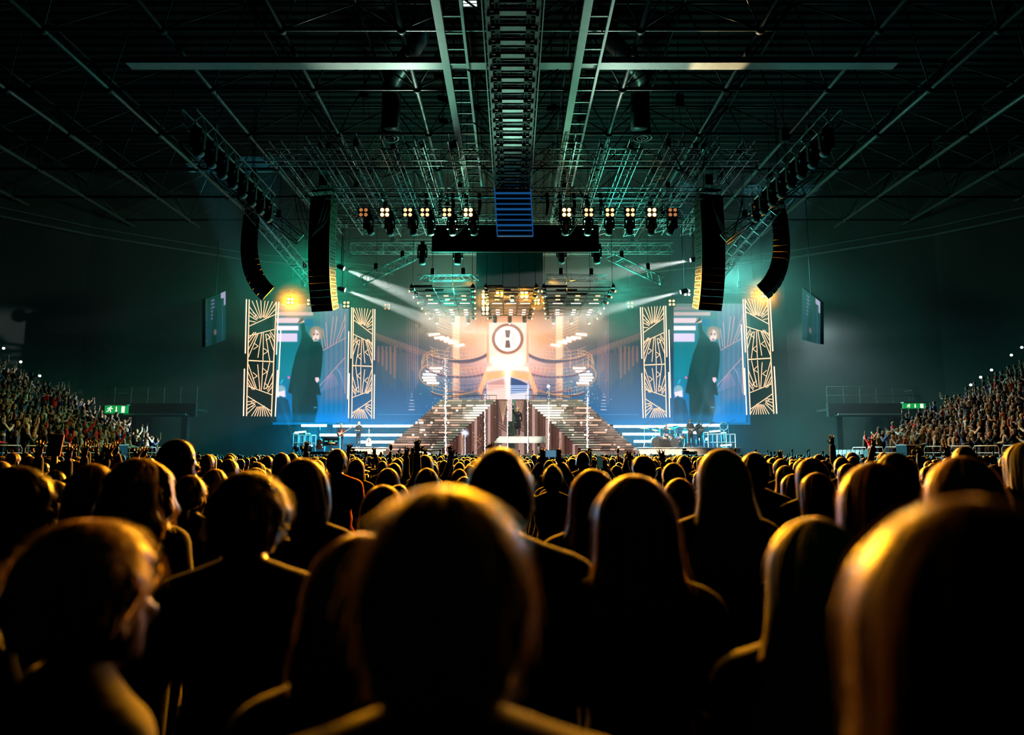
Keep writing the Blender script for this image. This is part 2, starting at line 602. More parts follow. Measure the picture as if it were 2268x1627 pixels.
for k in range(NM):
    yy = Y0 + (Y1 - Y0) * (k + .5) / NM
    b = MB()
    b.box((0.03, yy, ZW + .02), (WW - .5, 0.24, 0.08))
    b.box((0.03, yy - .02, ZW + .08), (WW - .1, 0.09, 0.07))
    b.tube((0.03 - WW / 2 + .3, yy + .31, ZW + .03), (0.03 + WW / 2 - .3, yy + .31, ZW + .03), 0.035, n=8)
    b.build('cross_bar', M_bar, wk, label='grey steel cross bar')
    for sx in (-1, 1):
        c = MB()
        cx = 0.03 + sx * .52
        c.box((cx, yy, ZW - .06), (0.17, 0.20, 0.12))
        c.tube((cx - .06, yy + .05, ZW - .06), (cx - .06, yy + .36, ZW - .10), .03, n=6)
        c.tube((cx + .06, yy + .05, ZW - .06), (cx + .06, yy + .36, ZW - .10), .03, n=6)
        c.box((0.03 + sx * .68, yy + .05, ZW - .03), (.2, .05, .04))
        c.ell((0.03 + sx * .8, yy + .05, ZW - .03), (.06, .09, .06), 8, 6)
        c.build('clamp', M_black, wk)
for k in range(NM * 2):
    yy = Y0 + (Y1 - Y0) * (k + .25) / (NM * 2)
    MB().box((0.03, yy, ZW + .26), (WW - .15, 0.05 if k % 2 else 0.22, 0.04)).build('top_slat', M_dark if k % 2 == 0 else M_bar, wk)
for k in range(4):
    for sx in (-1, 1):
        yy = 20.6 + 4.3 * k
        MB().tube((0.03 + sx * WW / 2, yy, ZW), (0.03 + sx * 1.75, yy - .25, ZW + .45), .035, n=6).build('stay', M_dark, wk)
        MB().tube((0.03 + sx * 1.0, yy, ZW), (0.03 + sx * 1.0, yy, 17.7), .02, n=4).build('hanger', M_dark, wk)
# its lowered end: tread frame with painted-in blue light, leaning down towards the stage
T0, T1 = Vector((0.03, Y1, ZW)), P(1141, 522, 35.9)
dv = T1 - T0
for sx in (-1, 1):
    MB().beam(T0 + Vector((sx * WW / 2 * .98, 0, 0)), T1 + Vector((sx * WW / 2 * .98, 0, 0)), .06, .09).build('drop_rail', M_bluebar, wk, label='blue-lit rail')
for k in range(9):
    q = T0 + dv * ((k + 1) / 9)
    MB().box(q, (WW - .05, .06, .055 if k % 3 else .1)).build('drop_tread', M_bluebar, wk, label='blue-lit tread edge')
MB().prism([T0 + Vector((-WW / 2, .12, 0)), T0 + Vector((WW / 2, .12, 0)), T1 + Vector((WW / 2, .12, 0)), T1 + Vector((-WW / 2, .12, 0))], (0, .12, 0)).build('drop_panel', M_black, wk)


# ================================================================ lighting trusses over the stage
def a_truss(p0, p1, w, label, bay=0.55, r=0.032, m=None, hang=True, h=None):
    p0, p1 = Vector(p0), Vector(p1)
    t = thing('lighting_truss', label, 'truss', (p0 + p1) / 2)
    truss(MB(), p0, p1, w, h, bay, r, r * .5).build('lattice_frame', m or M_alu, t)
    if hang:
        n = 2 if (p1 - p0).length < 12 else 4
        for k in range(n):
            q = p0.lerp(p1, (k + .5) / n)
            MB().tube(q + Vector((0, 0, w / 2 - .02)), (q.x, q.y, 17.75 if q.z < 17.4 else 20.3), .012, n=4).build('chain', M_dark, t)
            MB().box(q + Vector((0, 0, w / 2 + .22)), (.22, .2, .42)).build('chain_motor', M_black, t)
    return t


SIDE = {-1: 'guitarist\'s side', 1: 'drum-kit side'}
ORD = ['first', 'second', 'third', 'fourth', 'fifth', 'sixth', 'seventh', 'eighth', 'ninth', 'tenth', 'eleventh', 'twelfth']
for Yt, z, hw, lab in ((33.0, 16.55, 12.4, 'long silver box truss crossing in front of all others under the roof'), (36.6, 15.95, 11.6, 'silver box truss crossing the stage roof, second from the audience'),
                       (41.0, 16.0, 12.5, 'silver box truss crossing behind the walkway end, third from the audience'), (45.5, 15.6, 11.0, 'dim box truss crossing upstage over the set, behind all others')):
    a_truss((-hw, Yt, z), (hw, Yt, z), .62, lab)
for sx in (-1, 1):
    for k, x in enumerate((2.9, 4.6, 6.2, 8.0, 9.9, 11.8)):
        w = (.45, .45, .6, .75, .6, .6)[k]
        a_truss((sx * x, 31.6 + .35 * (k % 3), 16.95 - .12 * (k % 2)), (sx * (x - .15), 44.5, 16.5), w, 'silver box truss running upstage, %s from the walkway on the %s' % (ORD[k], SIDE[sx]), .5)
# raking trusses beside the speaker hangs
for sx in (-1, 1):
    a_truss((sx * 11.2, 35.0, 12.9), (sx * 15.2, 33.2, 15.9), .5, 'short raking truss above the outer speaker hang on the ' + SIDE[sx], .45)
    a_truss((sx * 9.2, 41, 12.2), (sx * 6.2, 42.5, 14.2), .5, 'short raking truss hanging low behind the inner speaker hang on the ' + SIDE[sx], .45)
    a_truss((sx * 13.6, 34, 14.4), (sx * 13.0, 45, 12.6), .6, 'long side truss sloping down upstage along the ' + SIDE[sx], .55)
    a_truss((sx * 2.1, 41.6, 12.55), (sx * 5.9, 41.6, 12.5), .35, 'thin truss carrying two unlit profile lamps on the ' + SIDE[sx], .4, .022)

M_case = mat('lamp_case', (0.012, 0.012, 0.013), 0.45)
M_lens_on = glow('lens_amber_bright', (1.0, 0.52, 0.14), 9.0)
M_lens_mid = glow('lens_amber', (1.0, 0.60, 0.30), 1.6)
M_lens_dim = glow('lens_dim_amber', (1.0, 0.40, 0.14), .45)
M_lens_off = mat('lens_off', (0.22, 0.25, 0.25), 0.6)
M_lens_white = glow('lens_white', (1.0, 0.86, 0.72), 3.0)


LAST = [None]


def blinder(p, lens, label, s=1.0, group=None):
    """A square lamp with four round cells that faces the audience."""
    p = Vector(p)
    t = thing('blinder_light', label, 'stage light', p, group)
    LAST[0] = t
    b = MB().box(p + Vector((0, .08 * s, 0)), (.56 * s, .16 * s, .56 * s))
    b.box(p + Vector((0, .2 * s, .02)), (.3 * s, .12 * s, .3 * s))
    b.build('housing', M_case, t)
    y = MB()
    for sx in (-1, 1):
        y.box(p + Vector((sx * .31 * s, .08, .17 * s)), (.03, .06, .42 * s))
    y.box(p + Vector((0, .08, .39 * s)), (.66 * s, .06, .03))
    y.build('yoke', M_dark, t)
    for sx in (-1, 1):
        for sz in (-1, 1):
            MB().lathe([(.0, -.02), (.085 * s, -.015), (.10 * s, 0.03), (.10 * s, .06)], p + Vector((sx * .135 * s, -.035, sz * .135 * s)), (0, 1, 0), 12).build('lamp_cell', lens, t, True)
    return t


def mover(p, label, aim=(0, -.35, -1), lens=None, s=1.0, group=None, foot=True):
    """A moving-head spotlight hanging from its base: base, yoke and a tapering head."""
    p = Vector(p)
    t = thing('moving_head_light', label, 'stage light', p, group)
    if foot:
        MB().box(p, (.42 * s, .36 * s, .2 * s)).build('base', M_case, t)
        MB().box(p + Vector((0, 0, .18 * s)), (.2 * s, .12 * s, .26 * s)).build('clamp', M_dark, t)
    y = MB()
    for sx in (-1, 1):
        y.box(p + Vector((sx * .22 * s, 0, -.32 * s)), (.06 * s, .16 * s, .5 * s))
    y.box(p + Vector((0, 0, -.13 * s)), (.46 * s, .2 * s, .08 * s))
    y.build('yoke', M_case, t)
    a = Vector(aim).normalized()
    c = p + Vector((0, 0, -.48 * s))
    MB().lathe([(.08 * s, -.34 * s), (.15 * s, -.30 * s), (.18 * s, 0), (.16 * s, .3 * s), (.17 * s, .38 * s)], c, a, 14).build('head', M_case, t, True)
    MB().lathe([(.145 * s, .375 * s), (.14 * s, .395 * s), (0.02, .41 * s)], c, a, 14).build('lens', lens or M_lens_off, t, True)
    return t


# the front lamp bar with its blinders and moving heads
for sx, pxs in ((-1, (805, 852, 903, 941, 990, 1037)), (1, (1255, 1304, 1351, 1396, 1444, 1490))):
    a, b = P(pxs[0] - 22, 470, 36.3), P(pxs[-1] + 22, 470, 36.3)
    a_truss((a.x, 36.5, a.z + .02), (b.x, 36.5, a.z + .02), .42, 'black lamp bar of amber blinders on the ' + SIDE[sx], .5, .028, M_dark)
    for i, px in enumerate(pxs):
        lit = px in (852, 1037, 1255, 1444)
        off = px in (805, 1490)
        p = P(px, 470, 36.0)
        j = (i if sx > 0 else 5 - i)
        st = 'brightly lit amber' if lit else ('almost unlit' if off else 'dimly glowing amber')
        blinder(p, M_lens_on if lit else (M_lens_dim if off else M_lens_mid), '%s four-cell blinder, %s from the walkway on the %s' % (st, ORD[j], SIDE[sx]), 1.0, 'blinders on the front lamp bars')
        q = P(px + (12 if sx < 0 else -2), 482, 36.35)
        mover(q, 'black moving head hanging under the %s blinder from the walkway, %s' % (ORD[j], SIDE[sx]), (0.12 * -sx if not off else -.45 * sx, -.25, -1), None, 1.15, 'moving heads under the front lamp bars')
# more blinders above the side screens
for px, py, lens, st in ((643, 666, M_lens_on, 'bright amber'), (687, 669, M_lens_mid, 'pale amber'), (767, 674, M_lens_mid, 'pale amber'), (857, 679, M_lens_dim, 'dim amber'), (1396, 675, M_lens_dim, 'dim amber'), (1488, 670, M_lens_mid, 'pale amber'), (1522, 648, M_lens_white, 'white'), (1670, 653, M_lens_dim, 'dim amber'), (1693, 652, M_lens_on, 'bright amber')):
    p = P(px, py, 47.0)
    tops = 'guitarist' if px < 1134 else 'drum'
    blinder(p, lens, '%s four-cell blinder hung %s' % (st, {643: 'over the guitarist\'s screen beside the deco frame', 687: 'over the middle of the guitarist\'s screen', 767: 'behind the inner speaker hang, guitarist\'s side', 857: 'between the guitarist\'s deco frame and the set', 1396: 'between the set and the drummer\'s deco frame', 1488: 'over the drummer\'s screen', 1522: 'beside the inner speaker hang, drum-kit side', 1670: 'over the outer deco frame, drum-kit side', 1693: 'at the top corner of the outer deco frame, drum-kit side'}[px]), .95, 'blinders over the side screens')
    MB().tube(p + Vector((0, .1, .3)), (p.x, 47.35, 21.05), .02, n=5).build('stem', M_dark, COL.objects[-1] if False else LAST[0])
for sx, (xa, xb) in ((-1, (600, 880)), (1, (1375, 1725))):
    a, b = P(xa, 655, 47.4), P(xb, 655, 47.4)
    a_truss((a.x, 47.4, a.z + .45), (b.x, 47.4, a.z + .45), .35, 'thin dark truss over the side screen on the ' + SIDE[sx], .45, .022, M_dark)
# profile lamps, unlit, high behind the lamp bars
for px, py in ((936, 582), (1014, 582), (1243, 580), (1321, 580)):
    sx = -1 if px < 1134 else 1
    k = 'beside the black box' if px in (1014, 1243) else 'away from the black box'
    p = P(px, py - 34, 41.6)
    mover(p, 'unlit wash lamp on the thin truss, %s, %s' % (k, SIDE[sx]), (0, -.15, -1), M_lens_off, 1.25)

# black boxes that hide the rig
a, b = P(957, 498, 39.2), P(1327, 556, 39.2)
bx = thing('masking_cloth', 'wide black masking panel hanging behind the end of the walkway', 'masking panel', ((a.x + b.x) / 2, 39.4, b.z))
MB().span((a.x, 39.2, b.z), (b.x, 39.5, a.z)).build('cloth_face', M_black, bx)
MB().box(((a.x + b.x) / 2, 39.2, b.z - .02), (b.x - a.x + .05, .06, .05)).build('hem_pipe', M_dark, bx)
for k in range(3):
    x = a.x + (b.x - a.x) * (k + .5) / 3
    MB().tube((x, 39.35, a.z - .02), (x, 39.35, 17.75), .03, n=5).build('hanger', M_dark, bx)
a, b = P(1055, 552, 43.0), P(1203, 640, 43.0)
bx = thing('masking_box', 'narrow black masking box hanging above the amber lights of the set', 'masking panel', ((a.x + b.x) / 2, 43.3, b.z))
MB().span((a.x, 43.0, b.z), (b.x, 43.6, a.z)).build('cloth_face', M_black, bx)
for k in range(2):
    x = a.x + (b.x - a.x) * (k + .5) / 2
    MB().tube((x, 43.3, a.z - .02), (x, 43.3, 17.75), .03, n=5).build('hanger', M_dark, bx)


# ================================================================ three lamp pods above the set
def pod(cx0, cx1, bx0, bx1, name, label):
    """A grid of lamps that slopes down upstage; edges given in the photograph at its upper (near) and lower (far) side."""
    Ya, Yb, ya, yb = 41.5, 47.0, 640, 702
    t = thing('lamp_pod', label, 'lamp grid', P((bx0 + bx1) / 2, yb, Yb))

    def at(u, v, dz=0):
        A, B = P(cx0 + (cx1 - cx0) * u, ya, Ya), P(bx0 + (bx1 - bx0) * u, yb, Yb)
        return A.lerp(B, v) + Vector((0, 0, dz))
    f = MB()
    for u in (0, .34, .67, 1):
        f.tube(at(u, 0, .12), at(u, 1, .12), .045, n=5)
    for k in range(9):
        f.tube(at(0, k / 8, .12), at(1, k / 8, .12), .035, n=5)
        f.tube(at(.17 * (k % 3), k / 8, .2), at(.17 * (k % 3) + .33, k / 8, .2), .06, n=4)
    f.build('frame_lattice', M_dark, t)
    for k in range(6):
        for u in (.2, .52, .84):
            v = .22 + .13 * k
            p = at(u, v)
            w = .50
            if k == 2:
                MB().box(p, (w * 1.3, .06, .03)).build('batten_lamp', M_lens_white, t)
            elif k in (3, 4, 5):
                MB().box(at(u, .72 + .09 * (k - 3)), (w * .5, .08, .05)).build('strip_lamp', M_lens_white, t)
            else:
                MB().box(p, (w * .6, .1, .06)).build('bar_lamp', M_lens_mid, t)
    for q in (0, .33, .67, 1):
        MB().tube(at(q, 0, .1), at(q, 0, .1) + Vector((0, 0, 21.05 - at(0, 0).z)), .02, n=4).build('hanger', M_dark, t)
    return at


pods = [(pod(914, 1046, 958, 1048, 'a', 'sloping grid of white strip lamps over the set on the guitarist\'s side'), -1), (pod(1078, 1186, 1086, 1172, 'b', 'sloping grid of white strip lamps over the ringed emblem'), 0), (pod(1206, 1356, 1214, 1316, 'c', 'sloping grid of white strip lamps over the set on the drum-kit side'), 1)]
for at, sx in pods:
    nm = {-1: 'the guitarist\'s side pod', 0: 'the middle pod', 1: 'the drum-kit side pod'}[sx]
    for e, u in (('outer' if sx else 'first', 0 if sx <= 0 else 1), ('inner' if sx else 'second', 1 if sx <= 0 else 0)):
        for k in range(6):
            p = at(u, k / 5 * .98, -.02)
            d = (-1 if u == 0 else 1)
            mover(p + Vector((d * .04, -.04, .18)), 'small amber spotlight, %s down the %s edge of %s' % (ORD[k], e, nm), (d * .7, -.8, -.45), M_lens_mid, .55, 'edge spotlights of the lamp pods')
    for k in range(3):
        p = at(.12 + .38 * k, 1, .0)
        mover(p + Vector((0, -.03, .02)), 'white-lensed moving head, %s on the low edge of %s' % (ORD[k], nm), (0.1 * (k - 1), -.5, -1), M_lens_white, .62, 'moving heads along the low edges of the lamp pods')
for k, (px, py, s) in enumerate(((1075, 648, 1), (1075, 662, 1), (1075, 677, 1), (1075, 690, .9), (1107, 652, 1.05), (1161, 652, 1.05), (1189, 668, .8))):
    blinder(P(px, py, 43.8), M_lens_on, 'blazing amber blinder over the emblem, ' + ('%s in the upright stack' % ORD[k] if k < 4 else ('beside the upright stack', 'beyond the blue beam', 'smallest, at the edge of the middle pod')[k - 4]), s, 'blazing blinders over the emblem')
    q = P(px, py, 43.8)
    MB().tube(q + Vector((0, .15, .3)), (q.x, 43.95, 21.05), .02, n=5).build('stem', M_dark, LAST[0])

# side ladders of lights near the speaker hangs
for sx in (-1, 1):
    x = sx * 12.0
    t = a_truss((x, 24, 14.15), (x, 32.6, 14.15), .5, 'long side truss full of dark moving heads running towards the stage, ' + SIDE[sx], .5, .03, M_alu)
    MB().tube((x + .28, 24, 13.85), (x + .28, 32.6, 13.85), .035, n=5).build('pale_edge_rail', M_rail, t)
    MB().tube((x - .28, 24.6, 13.85), (x - .28, 32, 13.85), .03, n=5).build('pale_edge_rail', M_rail, t)
    for k in range(8):
        mover((x - sx * .1, 24.6 + 1.05 * k, 13.75), 'dark moving head under the side truss, %s from the audience, %s' % (ORD[k], SIDE[sx]), (-.4 * sx, -.3, -1), M_lens_off, 1.1, 'moving heads under the side trusses')

# floodlights clipped to the catwalks, air ducts and round air outlets, drum fans
M_flood = mat('flood_glass', (0.25, 0.5, 0.8), 0.3)
for k, (px, py, Y) in enumerate(((980, 218, 29), (1052, 237, 29.6), (982, 268, 31), (972, 168, 27.5), (1299, 215, 29), (1222, 238, 29.6), (1288, 262, 31), (1310, 158, 27.5))):
    p = P(px, py, Y)
    t = thing('floodlight', 'blue-tinted square floodlight under the roof, %s from the crossing beam, %s' % (ORD[{168: 0, 158: 0, 218: 1, 215: 1, 237: 2, 238: 2, 268: 3, 262: 3}[py]], SIDE[-1 if px < 1134 else 1]), 'floodlight', p, 'floodlights beside the catwalks')
    R = (-.7, 0, .35 if px < 1134 else -.35)
    MB().box(p, (.42, .12, .34), R).build('housing', M_dark, t)
    MB().box(p + Euler(R).to_matrix() @ Vector((0, -.07, 0)), (.38, .02, .3), R).build('glass_pane', M_flood, t)
    MB().tube(p, (p.x, p.y, 21.05), .02, n=5).build('bracket', M_dark, t)
M_duct = mat('duct_metal', (0.28, 0.32, 0.34), 0.4, 0.6)
for sx, px in ((-1, 868), (1, 1415)):
    d = thing('air_duct', 'fat bent metal air duct dropping from the roof, ' + SIDE[sx], 'air duct', P(px, 290, 32.2))
    q = [P(935 if sx < 0 else 1345, 60, 27.0) + Vector((0, 0, 1.5)), P(930 if sx < 0 else 1350, 130, 28.5) + Vector((0, 0, 1)), P(px + 8, 165, 30.5), P(px, 190, 31.6), P(px, 225, 32), P(px, 285, 32.2)]
    MB().path(q, .42, 12).build('pipe', M_duct, d, True)
    c = P(862 if sx < 0 else 1423, 304, 33.4)
    o = thing('air_outlet', 'round ringed white air outlet under the roof, ' + SIDE[sx], 'air outlet', c)
    for r0, r1 in ((.52, .42), (.33, .24), (.14, .05)):
        MB().lathe([(r0, 0), (r0 - .02, -.05), (r1, -.05), (r1, 0)], c, (0, 0, 1), 28).build('ring', M_white, o, True)
    MB().lathe([(.5, .03), (.42, .35), (.40, 3.4)], c, (0, 0, 1), 16).build('neck', M_duct, o, True)
# lit roof window near the top edge
c = P(1041, 6, 22.5)
o = thing('roof_light_box', 'small lit white roof light with cross bars near the walkway', 'roof light', c)
MB().box(c, (.50, .36, .04)).build('lit_pane', glow('roof_light', (.9, 1, .95), 1.2), o)
f = MB()
f.box(c + Vector((0, 0, -.03)), (.02, .36, .02)); f.box(c + Vector((0, 0, -.03)), (.5, .02, .02))
for a, b in (((-.25, 0), (.02, .38)), ((.25, 0), (.02, .38)), ((0, -.18), (.52, .02)), ((0, .18), (.52, .02))):
    f.box(c + Vector((a[0], a[1], -.02)), (b[0], b[1], .05))
f.build('cross_frame', M_dark, o)
MB().tube(c, c + Vector((0, 0, 20.9 - c.z)), .03, n=5).build('hanger', M_dark, o)
# hanging cable runs and chain hoists
for k, (x, yy, z0, sag) in enumerate(((-6.5, 33, 16.7, 1.2), (-4.6, 36, 16.0, 1.2), (-3.2, 37, 15.6, 1.8), (3.1, 37, 15.6, 1.8), (4.5, 36, 16, 1.2), (8.9, 32.5, 16.6, 1.5), (-10.6, 34.5, 15.0, 2.2), (11.3, 34.5, 15.0, 2.2))):
    t = thing('cable_loop', 'black cable loop drooping %s, %s' % (('under the first truss', 'by the lamp bar', 'beside the walkway end', 'beside the walkway end', 'by the lamp bar', 'under the first truss', 'by the speaker hang', 'by the speaker hang')[k], SIDE[-1 if x < 0 else 1]), 'cable', (x, yy, z0))
    for e in (-.8, .8):
        MB().tube((x + e, yy, z0 - .05), (x + e, yy, 20.93), .012, n=4).build('tie_line', M_dark, t)
    for j in range(3):
        dx = .12 * j
        q = [(x + dx + 1.6 * (s - .5), yy + .3 * j, z0 - sag * (1 - .15 * j) * (1 - (2 * s - 1) ** 2)) for s in np.linspace(0, 1, 13)]
        MB().path(q, .02, 5).build('cable', M_black, t, True)
for k, (px, py, Y) in enumerate(((806, 205, 30), (1505, 225, 30), (1737, 300, 30))):
    p = P(px, py, Y)
    t = thing('chain_hoist', 'black chain hoist hanging alone under the roof, ' + ('guitarist\'s side', 'drum-kit side, beside the air outlet', 'drum-kit side, over the outer speaker hang')[k], 'hoist', p)
    MB().box(p, (.34, .3, .62)).build('motor_body', M_black, t)
    MB().tube(p, (p.x, p.y, 20.93), .02, n=4).build('chain', M_dark, t)
    MB().tube(p, (p.x, p.y, p.z - 1.2), .015, n=4).build('lower_chain', M_dark, t)
for sx in (-1, 1):
    for k in range(5):
        x = sx * (1.9 + .75 * k)
        yy = 36.9 + .3 * (k % 2)
        MB_ = MB()
        for j in range(3):
            MB_.path([(x + .06 * j, yy, 16.2), (x + .06 * j + .05, yy, 15.5), (x + .06 * j - .03 * j, yy, 14.9 - .3 * (k % 3))], .04, 5)
        o = MB_.build('cable_bundle', M_black, None, True)
        tag(o, 'black cable bundle dropping to the lamp bar, %s from the walkway, %s' % (ORD[k], SIDE[sx]), 'cable', 'cable bundles over the lamp bars')


# ================================================================ speaker hangs
M_cab = mat('speaker_cabinet', (0.014, 0.015, 0.015), 0.6, noise=(3, .2))
M_grille = mat('speaker_grille', (0.008, 0.009, 0.009), 0.7)
M_port = mat('amber_tinted_flank', (0.16, 0.12, 0.07), 0.5, noise=(9, .5))  # amber light put into the flank colour; the cabinets themselves are black


def line_array(top, n, w, h, dp, yaw, a0, a1, label):
    """n cabinets hung in a J below the point top; yaw turns the fronts outward; a0, a1: tilt of the uppermost and lowest."""
    t = thing('speaker_hang', label, 'line array speaker', top)
    Rz = Matrix.Rotation(yaw, 3, 'Z')
    pos = Vector((0, 0, -.45))
    MB().box(Vector(top) + Vector((0, 0, -.12)), (w * .9, .5, .16), (0, 0, yaw)).build('fly_bar', M_dark, t)
    for sx in (-1, 1):
        c = Vector(top) + Rz @ Vector((sx * .3, 0, 0))
        MB().tube(c, (c.x, c.y, 20.93), .02, n=5).build('chain', M_dark, t)
    MB().box(Vector(top) + Vector((0, 0, .5)), (.4, .34, .6)).build('chain_motor', M_black, t)
    for k in range(n):
        s = k / (n - 1)
        ang = a0 + (a1 - a0) * s ** 2.2
        R = Rz @ Matrix.Rotation(ang, 3, 'X')          # front is -Y; a positive angle tips it down
        c = Vector(top) + Rz @ pos + R @ Vector((0, dp * .1, -h / 2))
        b = MB()
        pts = [(-w / 2, -dp / 2, -h * .5), (-w / 2, -dp / 2, h * .5), (-w / 2, dp / 2, h * .40), (-w / 2, dp / 2, -h * .40)]
        b.prism([c + R @ Vector(q) for q in pts], R @ Vector((w, 0, 0)))
        cab = b.build('speaker_cabinet', M_cab, t)
        g = MB()
        g.prism([c + R @ Vector(q) for q in ((-w * .48, -dp / 2 - .012, -h * .44), (w * .48, -dp / 2 - .012, -h * .44), (w * .48, -dp / 2 - .012, h * .44), (-w * .48, -dp / 2 - .012, h * .44))], R @ Vector((0, .02, 0)))
        g.build('grille', M_grille, cab)
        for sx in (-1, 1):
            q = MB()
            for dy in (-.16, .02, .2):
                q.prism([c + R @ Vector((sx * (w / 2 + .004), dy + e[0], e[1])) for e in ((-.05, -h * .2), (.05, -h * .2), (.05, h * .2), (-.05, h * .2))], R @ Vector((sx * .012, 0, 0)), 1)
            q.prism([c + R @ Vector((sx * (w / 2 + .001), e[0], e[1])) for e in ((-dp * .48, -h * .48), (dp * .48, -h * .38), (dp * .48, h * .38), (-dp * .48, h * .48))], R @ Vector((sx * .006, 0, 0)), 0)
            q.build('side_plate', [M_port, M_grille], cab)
        pos = pos + Matrix.Rotation(ang, 3, 'X') @ Vector((0, 0, -h * .985))
    return t


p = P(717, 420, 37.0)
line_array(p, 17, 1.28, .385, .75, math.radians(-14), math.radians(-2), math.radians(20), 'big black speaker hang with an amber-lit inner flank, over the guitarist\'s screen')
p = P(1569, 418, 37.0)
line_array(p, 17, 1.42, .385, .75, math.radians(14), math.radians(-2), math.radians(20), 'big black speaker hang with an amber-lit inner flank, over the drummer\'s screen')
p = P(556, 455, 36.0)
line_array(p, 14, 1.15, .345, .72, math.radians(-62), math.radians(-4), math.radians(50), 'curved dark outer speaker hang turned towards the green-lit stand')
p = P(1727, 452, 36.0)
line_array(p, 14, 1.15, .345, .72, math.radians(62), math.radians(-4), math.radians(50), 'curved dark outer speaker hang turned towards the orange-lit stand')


# ================================================================ people: building blocks
def solid(mb, voxel, smooth=4, keep=None):
    """Fuses closed shapes into one continuous surface; returns the mesh."""
    me = bpy.data.meshes.new('tmp')
    me.from_pydata(mb.v, [], mb.f)
    o = bpy.data.objects.new('tmp', me)
    COL.objects.link(o)
    r = o.modifiers.new('r', 'REMESH')
    r.mode = 'VOXEL'
    r.voxel_size = voxel
    if smooth:
        s = o.modifiers.new('s', 'SMOOTH')
        s.factor = .5
        s.iterations = smooth
    dg = bpy.context.evaluated_depsgraph_get()
    out = bpy.data.meshes.new_from_object(o.evaluated_get(dg))
    out.polygons.foreach_set('use_smooth', [True] * len(out.polygons))
    bpy.data.objects.remove(o)
    bpy.data.meshes.remove(me)
    return out


def limb(mb, a, b, ra, rb, n=10):
    a, b = Vector(a), Vector(b)
    mb.tube(a, b, ra, rb, n)
    mb.ell(a, ra, 10, 8)
    mb.ell(b, rb, 10, 8)


def hand(mb, w, d, nrm, side, curl=.25, fist=False):
    """w: wrist; d: where the fingers point; nrm: out of the back of the hand; side: +1 when the thumb lies along +d x nrm."""
    w, d, nrm = Vector(w), Vector(d).normalized(), Vector(nrm).normalized()
    nrm = (nrm - d * nrm.dot(d)).normalized()
    t = d.cross(nrm) * side
    R = Matrix((t, d, nrm)).transposed()
    mb.ell(w + d * .05, (.040, .052, .016), 10, 8, R)
    for k, (off, L) in enumerate(((.030, .070), (.010, .080), (-.011, .074), (-.030, .058))):
        b = w + d * .088 + t * off
        c = 1.6 if fist else curl + .08 * k
        m = b + (d * math.cos(c * .5) - nrm * math.sin(c * .5)) * L * .52 + t * off * .35
        e = m + (d * math.cos(c * 1.4) - nrm * math.sin(c * 1.4)) * L * .5 + t * off * .3
        limb(mb, b, m, .0095, .009, 7)
        limb(mb, m, e, .009, .0075, 7)
    b = w + d * .025 + t * .034
    m = b + (d * .6 + t * .8 - nrm * .25).normalized() * .042
    e = m + (d * .9 + t * .35 - nrm * .3).normalized() * .034
    limb(mb, b, m, .012, .0105, 7)
    limb(mb, m, e, .0105, .0085, 7)


ARMS = {   # elbow, wrist, finger direction, back of the hand - for the arm on +X
    'down': ((.245, -.03, 1.13), (.26, .06, .89), (0, .1, -1), (1, 0, 0)),
    'front': ((.25, .03, 1.14), (.14, .27, 1.12), (-.7, .6, .1), (0, .3, 1)),
    'clap': ((.25, .14, 1.17), (.05, .36, 1.33), (-.15, .5, .85), (1, .1, 0)),
    'up': ((.27, .10, 1.60), (.25, .10, 1.86), (0, .05, 1), (0, -1, 0)),
    'upout': ((.36, .08, 1.58), (.42, .10, 1.83), (.15, .05, 1), (0, -1, 0)),
    'phone': ((.25, .20, 1.50), (.085, .30, 1.74), (-.2, .2, 1), (.4, -1, 0)),
    'shade': ((.36, .16, 1.47), (.13, .14, 1.63), (-.9, .2, .2), (0, .2, 1)),
    'hip': ((.36, -.08, 1.16), (.20, .02, 1.0), (-.7, .5, -.3), (.5, 0, .6)),
}


